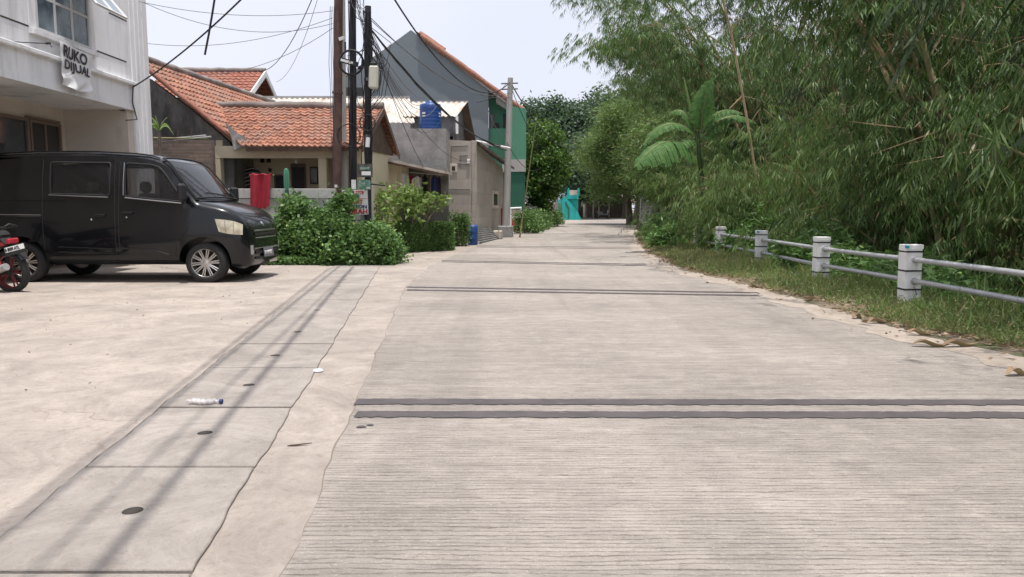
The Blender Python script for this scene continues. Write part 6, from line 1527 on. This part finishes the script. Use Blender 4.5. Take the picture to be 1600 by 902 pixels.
# ---------------- bushes on the left
def blobs(name, lab, bl, per, spread, L, W_, mat, cat='bush', group=None, stem=None, seed=0, dens=1):
    rng = np.random.default_rng(500 + seed); cs_ = []
    for (px, py, Yb, rx, ry, rz_) in bl:
        c = P(px, py, Yb); n = max(6, int(90 * dens * (rx * rz_ + rx * ry + ry * rz_)))
        e = ellip(n, tuple(c), (rx, ry, rz_), rng, .55); cs_.append(e[e[:, 2] > .03])
    for (px, py, Yb, rx, ry, rz_) in bl:
        c = P(px, py, Yb)
        for _ in range(5):
            x_ = c.x + rng.uniform(-rx, rx) * .9; y_ = Yb + rng.uniform(-ry, ry) * .6; z_ = c.z + rz_ * .9
            L_ = rng.uniform(.04, .15); dx = rng.normal() * .12
            cs_.append(np.array([[x_ + dx * q, y_, z_ + L_ * q] for q in (0, .5, 1)]))
    cs_ = np.concatenate(cs_); b = P(bl[0][0], bl[0][1], bl[0][2])
    t = thing(name, lab, cat, (b.x, b.y, 0), group)
    q = clumpleaves(cs_, per, spread, L, W_, .05, rng, .12); q = q[q[:, :, 2].min(1) > .0]
    npmesh('foliage', q, 4, mat, t)
    for k in range(6):
        c = cs_[rng.integers(0, len(cs_))]; m = MB(); m.tube([(b.x + rng.uniform(-.3, .3), b.y, 0), (c[0] * .5 + b.x * .5, c[1], c[2] * .6), tuple(c)], [.02, .014, .008], 5); m.build('stem', MT['bark'], t)
    return t
blobs('bush', 'bright green creeper bush in front of the black van bumper', [(452, 388, 16.2, .55, .6, .45), (440, 384, 16.2, .3, .35, .3), (475, 386, 15.9, .55, .6, .42), (475, 362, 16.0, .45, .35, .30)], 26, .09, .085, .06, MT['ivy'], seed=1)
blobs('bush', 'tall creeper bush climbing the low stained wall left of the rusty pole', [(462, 346, 15.8, .3, .25, .28), (505, 362, 15.7, .42, .35, .34), (500, 384, 15.6, .6, .6, .42), (458, 334, 15.9, .15, .12, .14)], 26, .09, .085, .06, MT['ivy'], seed=2)
blobs('bush', 'creeper bush wrapped around the foot of the rusty pole and the advert', [(531, 334, 15.55, .15, .14, .28), (528, 380, 15.3, .6, .6, .42), (560, 380, 15.4, .5, .45, .28), (520, 350, 15.5, .3, .3, .3)], 26, .09, .085, .06, MT['ivy'], seed=3)
blobs('bush', 'low spreading bright bush ending at the drain covers beside the clipped hedge', [(580, 393, 15.4, .5, .5, .24), (608, 394, 15.6, .34, .45, .22), (570, 390, 15.2, .55, .5, .30), (585, 384, 15.9, .3, .35, .2)], 26, .09, .085, .06, MT['ivy'], seed=4)
tag(npmesh('ground_creeper', (lambda k: leafquads(np.stack([RNG.uniform(-5.3, -2.35, k), 15.0 + np.abs(RNG.normal(size=k)) * .35 - .15 * RNG.random(k), RNG.uniform(.02, .16, k)], 1), RNG.normal(size=(k, 3)) * np.array([1, 1, .4]), RNG.uniform(.05, .1, k), RNG.uniform(.04, .07, k)))(5200), 4, MT['ivy']), 'low creepers spilling on to the concrete in front of the bushes', 'ground cover', kind='stuff')
# loose yellow green shrub in front of the laundry
def shrub(lab, px, py_base, Yb, targets, mat, L=.16, W_=.08, per=26, sp=.10, group=None, seed=0):
    b = P(px, py_base, Yb); t = thing('shrub', lab, 'shrub', (b.x, Yb, 0), group); rng = np.random.default_rng(900 + seed); cs_ = []
    for (x, y, dy) in targets:
        e = P(x, y, Yb + dy); m = MB(); m.tube([(b.x, Yb, 0), Vector((b.x, Yb, 0)).lerp(e, .55) + Vector((0, 0, .12)), e], [.028, .02, .01], 5); m.build('stem', MT['bark'], t); cs_.append(tuple(e)); cs_.append(tuple(e + Vector((rng.uniform(-.16, .16), rng.uniform(-.2, .2), rng.uniform(-.12, .05)))))
    npmesh('foliage', clumpleaves(np.array(cs_), per, sp, L, W_, .15, rng), 4, mat, t)
shrub('loose pale green shrub in front of the laundry niche', 642, 372, 19.6, [(612, 305, 0), (622, 296, .2), (632, 300, -.2), (645, 304, 0), (655, 308, .2), (668, 312, 0), (682, 310, .1), (690, 315, 0), (620, 315, -.3), (638, 318, -.3), (655, 322, -.2), (606, 325, 0), (628, 330, -.2), (645, 335, -.3), (664, 325, .2), (600, 312, .1), (636, 312, .3), (650, 296, .3)], MT['ylleaf'])
shrub('small dark stemmed shrub with sparse leaves beside the advert', 592, 360, 17.2, [(588, 322, 0), (598, 330, 0), (584, 338, 0), (604, 345, .1), (594, 350, 0), (600, 318, .1), (608, 332, .2), (580, 348, -.1)], MT['ylleaf'], .11, .05, 22, .09, seed=2)
# clipped hedge
ha, hb_, hc = gp(598, 393), gp(632, 393), gp(706, 386)
he = thing('clipped_hedge', 'dark green clipped box hedge in front of the laundry niche', 'hedge', gp(660, 391))
YH0 = 18.6
k = 15000
x0, x1 = P(572, 380, YH0).x, P(704, 380, YH0 + 1.2).x; h1 = .72
u = RNG.random(k); v = RNG.random(k); w_ = RNG.random(k); face = RNG.random(k)
X = x0 + (x1 - x0) * u; yb = YH0 + (X - x0) / (x1 - x0) * 1.6
yy = np.where(face < .62, yb + RNG.normal(size=k) * .03, yb + w_ * .55); zz = np.where(face < .62, v * h1, h1 + RNG.normal(size=k) * .022)
endm = RNG.random(k) < .08; X = np.where(endm, x1 + RNG.normal(size=k) * .02, X); yy = np.where(endm, YH0 + 1.6 + w_ * .55, yy); zz = np.where(endm, v * h1, zz)
dd = RNG.normal(size=(k, 3)) * .8; dd[:, 1] -= .5; dd[:, 2] += .4
npmesh('foliage', leafquads(np.stack([X, yy, zz], 1), dd, RNG.uniform(.04, .075, k), RNG.uniform(.025, .045, k)), 4, MT['hedge'], he)
m = MB(); m.prism([(x0 + .06, YH0 + .06, 0), (x1 - .06, YH0 + 1.66, 0), (x1 - .06, YH0 + 2.15, 0), (x0 + .06, YH0 + .55, 0)], (0, 0, h1 - .05)); m.build('twiggy_core', MT['wood'], he)
blobs('bush', 'round dark bush between the clipped hedge and the blue barrel', [(717, 352, 22.6, .28, .28, .22), (718, 368, 22.7, .27, .25, .35)], 30, .07, .07, .035, MT['hedge'], seed=7, dens=3)
npt = ellip(1, (0, 0, 0), (1, 1, 1))
# hedge along the slat fence
bl3 = [(825 + i * 6, 354 - i * 1.2, 34 + i * 2.6, .6, .7, .42 + .08 * (i % 3)) for i in range(8)]
blobs('hedge_row', 'row of loose dark shrubs along the foot of the slat fence', bl3, 24, .13, .15, .06, MT['hedge'], 'hedge', seed=8, dens=.8)
# spiky plant behind the shop house corner
sp_ = thing('spiky_plant', 'spiky plant with long pale leaves sticking out beside the shop house corner', 'plant', P(245, 240, 16.2))
sc_ = P(249, 204, 16.2)
m = MB(); m.tube([(sc_.x - .1, 16.2, 0), sc_], [.05, .03], 7); m.build('stem', MT['bark'], sp_)
for (tx, ty, bend) in ((232, 185, 2), (262, 183, 1), (228, 198, 2), (268, 205, 3), (230, 210, 3), (226, 216, 3), (236, 228, 6), (233, 236, 8), (272, 212, 3), (242, 180, 1), (240, 222, 5), (256, 190, 1)):
    e = P(tx, ty, 16.2 + random.uniform(-.3, .3)); m = MB()
    def lf(u, v, e=e, bend=bend):
        c = sc_.lerp(e, u) + Vector((0, 0, bend * .05 * math.sin(math.pi * u))); w = .022 * (1 - u) ** .5 + .002
        return c + Vector((0, .5, 1)).normalized() * (w * (2 * v - 1))
    m.grid(lf, 8, 2); m.build('leaf', MT['ylleaf'], sp_, recalc=False)
cb = P(447, 295, 16.3); cc_ = thing('cactus', 'green columnar cactus standing behind the low stained wall', 'cactus', (cb.x, 16.35, 0))
m = MB()
ct = P(447, 263, 16.35); prof_n = 10; ring_ = []
for j, (z_, rr0) in enumerate(((0, .05), (cb.z - .1, .055), (cb.z + .1, .062), (ct.z - .12, .06), (ct.z - .03, .045), (ct.z, .01))):
    for k in range(20): r_ = rr0 * (1 if k % 2 else .72); a = k * math.pi / 10; ring_.append((cb.x + r_ * math.cos(a), 16.35 + r_ * math.sin(a), z_))
m.add(ring_, [(j * 20 + k, j * 20 + (k + 1) % 20, (j + 1) * 20 + (k + 1) % 20, (j + 1) * 20 + k) for j in range(5) for k in range(20)]); m.build('column', MT['green'], cc_)
# ================================================================== WORLD, SUN, CAMERA
w = bpy.data.worlds.new('World'); S.world = w; w.use_nodes = True
t = w.node_tree; bg = t.nodes['Background']
sv = Vector((.07, -.12, 1)).normalized()
el = math.asin(sv.z); az = math.atan2(sv.x, sv.y)
sky = t.nodes.new('ShaderNodeTexSky'); sky.sky_type = 'NISHITA'; sky.sun_disc = False
sky.sun_elevation = el; sky.sun_rotation = az; sky.air_density = 1.2; sky.dust_density = 6; sky.ozone_density = 1
co = t.nodes.new('ShaderNodeTexCoord').outputs['Generated']
hz = ramp(t, noise(t, co, 2.2, 4, .5), .35, .75)
pale = mix(t, hz, (8.5, 8.8, 10.1), (9.5, 9.7, 10.8))
colr = mix(t, .82, sky.outputs[0], pale)
t.links.new(colr, bg.inputs['Color']); bg.inputs['Strength'].default_value = .1
sl = bpy.data.lights.new('sun', 'SUN'); sl.energy = 4.0; sl.angle = R(.6); sl.color = (1, .955, .90)
so = bpy.data.objects.new('sun', sl); C.objects.link(so); so.rotation_euler = sv.to_track_quat('Z', 'Y').to_euler(); so.location = (0, 0, 30)
cam = bpy.data.cameras.new('camera'); co_ = bpy.data.objects.new('camera', cam); C.objects.link(co_)
cam.sensor_width = 36; cam.lens = FPX / 1600 * 36; cam.clip_end = 2000; cam.clip_start = .05
co_.location = (0, 0, H); co_.rotation_euler = (math.pi / 2 - TH, 0, 0)
S.camera = co_
S.view_settings.view_transform = 'Standard'; S.view_settings.look = 'None'; S.view_settings.gamma = 1; S.view_settings.exposure = .17
S.view_settings.use_curve_mapping = False
cy = S.cycles; cy.use_denoising = True; cy.max_bounces = 7; cy.diffuse_bounces = 3; cy.glossy_bounces = 3; cy.transmission_bounces = 4; cy.transparent_max_bounces = 8
cy.use_adaptive_sampling = True; cy.adaptive_threshold = .02
